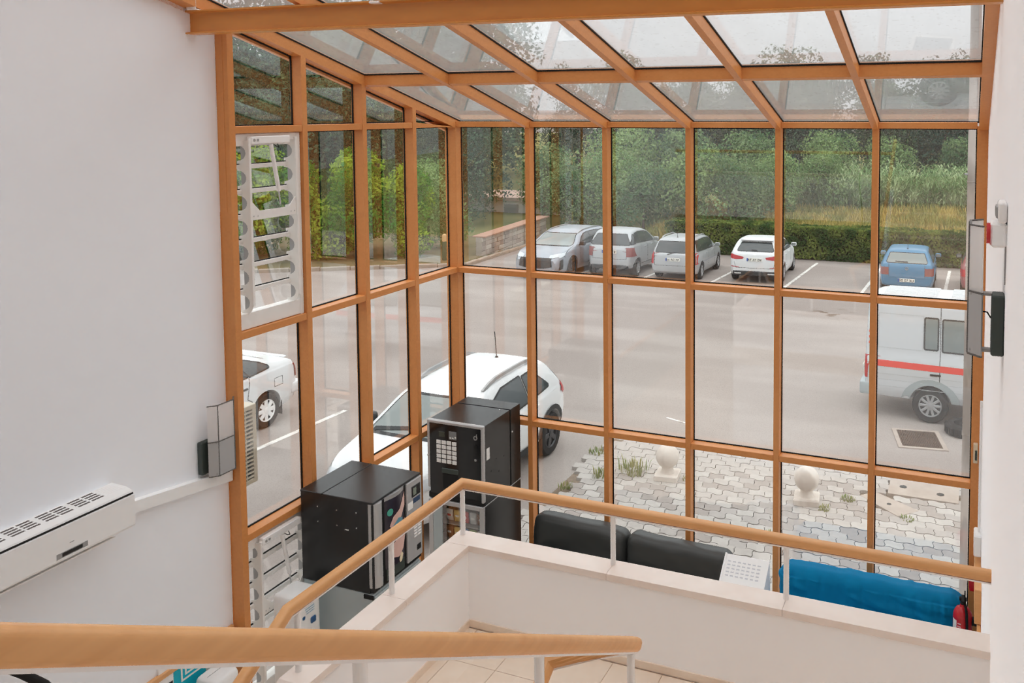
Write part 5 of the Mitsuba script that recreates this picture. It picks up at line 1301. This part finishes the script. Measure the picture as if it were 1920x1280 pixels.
part(hb, 'wall', cbox(-22.6, -15.9, 34.5, 38, -1.3, .02, .02), M_WHITE2)
part(hb, 'roof_slab', cbox(-22.9, -15.6, 34.2, 38.3, .02, .22, .02), matte('roof_pink', lin(196, 168, 154)))
part(hb, 'door', cbox(-19.4, -18.5, 34.45, 34.5, -1.3, -.2, .01), M_GREYM)
# ================================================================ PLANTS
def leaf(name, a, b, f=1.0, trans=.5):
    c = lambda p, n, uv: MIX(a, b, SS(.25, .75, N(p.x * f * 3.1, p.y * f * 3.1, p.z * f * 3.1)))
    scene['mat_' + name] = {'type': 'principledthin', 'base_color': mikit.proc(c), 'roughness': .7, 'diff_trans': trans, 'spec_trans': 0.0, 'eta': 1.3}
    return 'mat_' + name
LF_DARK = leaf('leaf_dark', lin(62, 88, 72), lin(92, 116, 88), .3)
LF_MID = leaf('leaf_mid', lin(92, 122, 86), lin(128, 152, 106), .4)
LF_LIGHT = leaf('leaf_light', lin(112, 142, 92), lin(146, 170, 114), .5)
LF_VIVID = leaf('leaf_vivid', lin(66, 122, 44), lin(150, 172, 62), .45)
LF_HEDGE = leaf('leaf_hedge', lin(64, 88, 50), lin(122, 134, 70), .8)
LF_DARK2 = leaf('leaf_dark_warm', lin(78, 98, 72), lin(106, 124, 86), .35)
LF_REED = leaf('leaf_reed', lin(112, 142, 92), lin(176, 192, 146), .5)
LF_GRASS = leaf('leaf_grass', lin(190, 170, 104), lin(150, 150, 92), .45)
M_BARK = matte('bark', lin(92, 78, 66))
def leaves(P, N_, size, seed, aspect=.55):
    g = np.random.default_rng(seed); n = len(P)
    a = N_ + g.normal(0, .75, (n, 3)); a /= np.linalg.norm(a, axis=1, keepdims=True)
    t = np.cross(a, g.normal(0, 1, (n, 3))); t /= np.linalg.norm(t, axis=1, keepdims=True)
    b = np.cross(a, t); s_ = (size * g.uniform(.6, 1.35, n))[:, None]
    V = np.stack([P - t * s_ * .5, P + b * s_ * aspect * .5, P + t * s_ * .5, P - b * s_ * aspect * .5], 1).reshape(-1, 3)
    k = np.arange(n)[:, None] * 4
    F = np.vstack([k + [0, 1, 2], k + [0, 2, 3]])
    return trimesh.Trimesh(V, F, process=False)
def crown(n, blobs, size, seed, squash=1.0):
    g = np.random.default_rng(seed)
    w = np.array([b[3] ** 2 for b in blobs]); w /= w.sum()
    which = g.choice(len(blobs), n, p=w); B = np.array(blobs)[which]
    d = g.normal(0, 1, (n, 3)); d /= np.linalg.norm(d, axis=1, keepdims=True)
    r = B[:, 3] * g.uniform(.55, 1.0, n) ** .6
    lump = .8 + .5 * meshkit.noise(d * 2.4 + B[:, :3], seed)
    P = B[:, :3] + d * (r * lump)[:, None] * np.array([1, 1, squash])
    return leaves(P, d, size, seed + 1)
def blobs_of(seed, n, R, H, r0, z0):
    g = np.random.default_rng(seed); out = []
    for i in range(n):
        a, q = g.uniform(0, 6.28), R * math.sqrt(g.uniform(0, 1)); z = g.uniform(z0, H)
        f = 1 - .55 * ((z - z0) / max(H - z0, .1)) ** 1.5
        out.append((q * math.cos(a) * f, q * math.sin(a) * f, z, r0 * g.uniform(.7, 1.25)))
    return out
TREES = [crown(9000, blobs_of(s_, 24, 2.4, 6.2, 1.05, 1.2), .20, s_) for s_ in (11, 12, 13)]
BUSHES = [crown(7000, blobs_of(s_, 16, 1.3, 2.6, .75, .5), .13, s_) for s_ in (21, 22, 23)]
SHRUBS = [crown(8000, blobs_of(s_, 14, .9, 3.0, .62, .6), .15, s_) for s_ in (31, 32)]
trunk = lathe([(0, 0), (.19, 0), (.14, .6), (.11, 2.2), (.05, 4.2), (0, 4.2)], 10)
stem = lathe([(0, 0), (.07, 0), (.05, 1.0), (.03, 1.8), (0, 1.8)], 8)
def plant(name, mesh_id, meshes, trunk_mesh, x, y, z, s, lf, label, cat, group, sz=None):
    k = thing(name, label, cat, group)
    M = mat4((x, y, z), rng.uniform(0, 6.28), [s, s, sz or s])
    key = (id(meshes), mesh_id)
    if key not in _ply: _ply[key] = mikit.ply(meshes[mesh_id], LF_DARK)
    d = dict(_ply[key]); d['bsdf'] = {'type': 'ref', 'id': lf}; d['to_world'] = tw(M)
    part(k, 'foliage', d, None, kind='stuff')
    key = ('t', id(trunk_mesh))
    if key not in _ply: _ply[key] = mikit.ply(trunk_mesh, M_BARK, smooth=True)
    d = dict(_ply[key]); d['to_world'] = tw(M)
    part(k, 'trunk', d, None)
    return k
_ply = {}
def ground_z(y):
    return gz(28.0) + np.clip((y - 28.0) * .09, 0, 1.0) + np.clip((y - 40) * .05, 0, 2)
def fall2(m):
    m.vertices[:, 2] += np.array([gz(y) for y in m.vertices[:, 1]]); return m
# terrain beyond the parking lot
gx, gy = np.meshgrid(np.linspace(-75, 45, 61), np.concatenate([np.linspace(27.9, 44, 18), np.linspace(48, 110, 12)]), indexing='ij')
V = np.c_[gx.ravel(), gy.ravel(), (ground_z(gy) + .35 * (meshkit.fbm(np.stack([gx * .2, gy * .2, gx * 0], -1), 3, seed=5) - .5)).ravel()]
n1, n2 = gx.shape; i, j = np.meshgrid(np.arange(n1 - 1), np.arange(n2 - 1), indexing='ij')
q = np.stack([i * n2 + j, (i + 1) * n2 + j, (i + 1) * n2 + j + 1, i * n2 + j + 1], -1).reshape(-1, 4)
M_EARTH = matte('earth', lambda p, n, uv: MIX(lin(138, 132, 90), lin(104, 112, 74), FB(p.x * .6, p.y * .6, 1., 3)))
struct('meadow_ground', (V, q), M_EARTH, smooth=True, label='rough ground rising behind the hedge')
struct('verge_ground', fall2(prism([(-75, 6), (-24.6, 11.2), (-12.9, 20.15), (-13.8, 28.5), (-75, 28.5)], 'z', -.1, .09)), matte('verge', lambda p, n, uv: MIX(lin(132, 112, 88), lin(110, 106, 74), FB(p.x * 1.2, p.y * 1.2, 1., 3))), label='earth verge under the shrubs at the left')
# hedge
g = np.random.default_rng(41); n = 32000
x0_, x1_, hy, hz = -7.3, 11.0, 27.5, gz(27.5)
P = np.c_[g.uniform(x0_, x1_, n), g.uniform(hy, hy + 1.3, n), g.uniform(hz + .03, hz + 1.36, n)]
face = g.integers(0, 10, n)
P[face < 5, 1] = hy + np.abs(g.normal(0, .07, (face < 5).sum())); top = (face >= 5) & (face < 9); P[top, 2] = hz + 1.36 - np.abs(g.normal(0, .06, top.sum()))
P += .25 * (meshkit.fbm(P * 1.0, 3, seed=2) - .5)[:, None] * np.array([0, -1, 1.2])
nn = np.where((face < 5)[:, None], [0, -1, .3], [0, -.2, 1.])
hd = thing('hedge', 'clipped dark green hedge along the far side of the parking lot', 'hedge')
part(hd, 'foliage', leaves(P, nn, .10, 43, .7), LF_HEDGE, kind='stuff')
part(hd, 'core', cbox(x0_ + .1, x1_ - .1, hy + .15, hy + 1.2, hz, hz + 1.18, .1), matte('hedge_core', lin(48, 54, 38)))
# golden grass behind the hedge
def blades(n, x0, x1, y0, y1, h, w, seed, lean=.35, zf=ground_z, segs=2):
    g = np.random.default_rng(seed)
    B = np.c_[g.uniform(x0, x1, n), g.uniform(y0, y1, n), np.zeros(n)]; B[:, 2] = zf(B[:, 1])
    hh = h * g.uniform(.55, 1.15, n) * (.6 + .8 * meshkit.noise(np.c_[B[:, 0] * .5, B[:, 1] * .5, np.zeros(n)], seed)); a = g.uniform(0, 6.28, n)
    d = np.c_[np.cos(a), np.sin(a), 0 * a]; s_ = np.c_[-np.sin(a), np.cos(a), 0 * a] * w
    m1 = B + d * (lean * .3 * hh)[:, None] + np.c_[0 * hh, 0 * hh, hh * .65]; tip = B + d * (lean * hh)[:, None] + np.c_[0 * hh, 0 * hh, hh]
    V = np.stack([B - s_, B + s_, m1 + s_ * .8, m1 - s_ * .8, tip], 1).reshape(-1, 3); k = np.arange(n)[:, None] * 5
    return trimesh.Trimesh(V, np.vstack([k + [0, 1, 2], k + [0, 2, 3], k + [3, 2, 4]]), process=False)
solo('meadow_grass', blades(30000, -9, 14, 29.0, 37.5, .6, .024, 51), LF_GRASS, 'tall dry golden grass between the hedge and the reeds', 'grass', kind='stuff')
# reeds: canes with drooping blades
def reeds(n, x0, x1, y0, y1, h, seed):
    g = np.random.default_rng(seed); V, F = [], []
    bx, by = g.uniform(x0, x1, n), g.uniform(y0, y1, n)
    keep = meshkit.noise(np.c_[bx * .8, by * .8, 0 * bx], seed) > .25
    out = []
    for x, y in zip(bx[keep], by[keep]):
        z0 = float(ground_z(np.array(y))); H_ = h * g.uniform(.6, 1.1)
        for q in range(9):
            t = .25 + .75 * q / 8; a = g.uniform(0, 6.28); L_ = .55 * g.uniform(.7, 1.2) * (1.15 - .3 * t)
            d = np.array([math.cos(a), math.sin(a), 0]); s_ = np.array([-d[1], d[0], 0]) * .028
            b = np.array([x, y, z0 + H_ * t]); k = len(V)
            m1 = b + d * L_ * .45 + [0, 0, L_ * .42]; e = b + d * L_ * .95 + [0, 0, L_ * .12]
            V += [b - s_ * .6, b + s_ * .6, m1 + s_, m1 - s_, e]; F += [[k, k + 1, k + 2], [k, k + 2, k + 3], [k + 3, k + 2, k + 4]]
        k = len(V); V += [[x - .012, y, z0], [x + .012, y, z0], [x, y, z0 + H_]]; F.append([k, k + 1, k + 2])
    return trimesh.Trimesh(np.array(V), np.array(F), process=False)
solo('reed_bed', reeds(1700, -3.6, 12, 37.5, 42.0, 2.0, 61), LF_REED, 'tall pale green reeds rising behind the golden grass', 'reeds', kind='stuff')
# bushes behind the hedge to the left, then woods
GB = 'bushes beyond the silver cars'
for i, (x, y, s_) in enumerate(((-13.4, 30.6, 1.05), (-11.4, 31.6, 1.25), (-9.4, 30.4, 1.1), (-7.6, 32.2, 1.3), (-5.6, 33.4, 1.1), (-4.2, 36.0, 1.1), (-8.8, 35.6, 1.45), (-12.6, 35.6, 1.5), (-15.8, 32.4, 1.3), (-2.2, 38.4, 1.0), (-6.2, 38.8, 1.3), (1.0, 44.0, 1.1), (4.8, 44.2, 1.1), (-2.6, 43.6, 1.2))):
    plant('bush', i % 3, BUSHES, stem, x, y, float(ground_z(np.array(y))), s_, (LF_MID, LF_LIGHT)[i % 2], ('rounded grey-green bush in the scrub beyond the parked cars', 'rounded paler green bush in the scrub beyond the parked cars')[i % 2], 'bush', GB + (' (grey-green)', ' (paler)')[i % 2])
plant('pale_bush', 0, BUSHES, stem, -16.9, 23.6, gz(23.6) + .05, 1.1, LF_LIGHT, 'pale green rounded bush on the verge just left of the stone wall', 'bush', None, 1.25)
GS = 'vivid shrubs at the left edge of the parking lot'
for i, (x, y, s_) in enumerate(((-16.2, 21.4, 1.05), (-17.6, 20.0, 1.15), (-19.2, 18.6, 1.1), (-21.0, 17.4, 1.2), (-22.8, 15.8, 1.15), (-24.6, 14.0, 1.2), (-19.4, 21.8, 1.25), (-22.6, 19.4, 1.25), (-26.6, 12.4, 1.2))):
    plant('shrub', i % 2, SHRUBS, stem, x, y, gz(y) + .08, s_, LF_VIVID, 'vivid green shrub with yellowish leaves at the left edge of the parking lot', 'shrub', GS)
GT = 'trees in the dark woods'
spots = []
for k in range(13): spots.append((-17 + k * 3.4 + rng.uniform(-.8, .8), 47 + rng.uniform(-1.2, 1.2), rng.uniform(.95, 1.15)))
for k in range(12): spots.append((-23 + k * 4.4 + rng.uniform(-1, 1), 54 + rng.uniform(-1.5, 1.5), rng.uniform(1.1, 1.3)))
for k in range(11): spots.append((-21.5 - k * 3.0 + rng.uniform(-.6, .6), 31 - k * 1.1 + rng.uniform(-1, 1), rng.uniform(1.0, 1.2)))
for k in range(9): spots.append((-26 - k * 4.2, 41 - k * 1.4 + rng.uniform(-1, 1), rng.uniform(1.5, 1.8)))
for k in range(8): spots.append((-30 - k * 5.4, 50 - k * 2.0 + rng.uniform(-1, 1), rng.uniform(2.0, 2.3)))
WL = {(True, True): ('dark green tree at the near edge of the woods behind the reeds', ' behind the reeds'),
      (True, False): ('dark green taller tree deeper in the woods behind the reeds', ' deeper behind the reeds'),
      (False, True): ('dark green tree close behind the vivid shrubs on the left', ' behind the shrubs'),
      (False, False): ('tall dark tree far behind the vivid shrubs on the left', ' far left')}
for i, (x, y, s_) in enumerate(spots):
    plant('woodland_tree', i % 3, TREES, trunk, x, y, float(ground_z(np.array(y)) if y > 28 else gz(y) + .08), s_, (LF_DARK, LF_DARK, LF_DARK2)[i % 3], WL[i < 25, i < 13 or 25 <= i < 36][0], 'tree', GT + WL[i < 25, i < 13 or 25 <= i < 36][1])
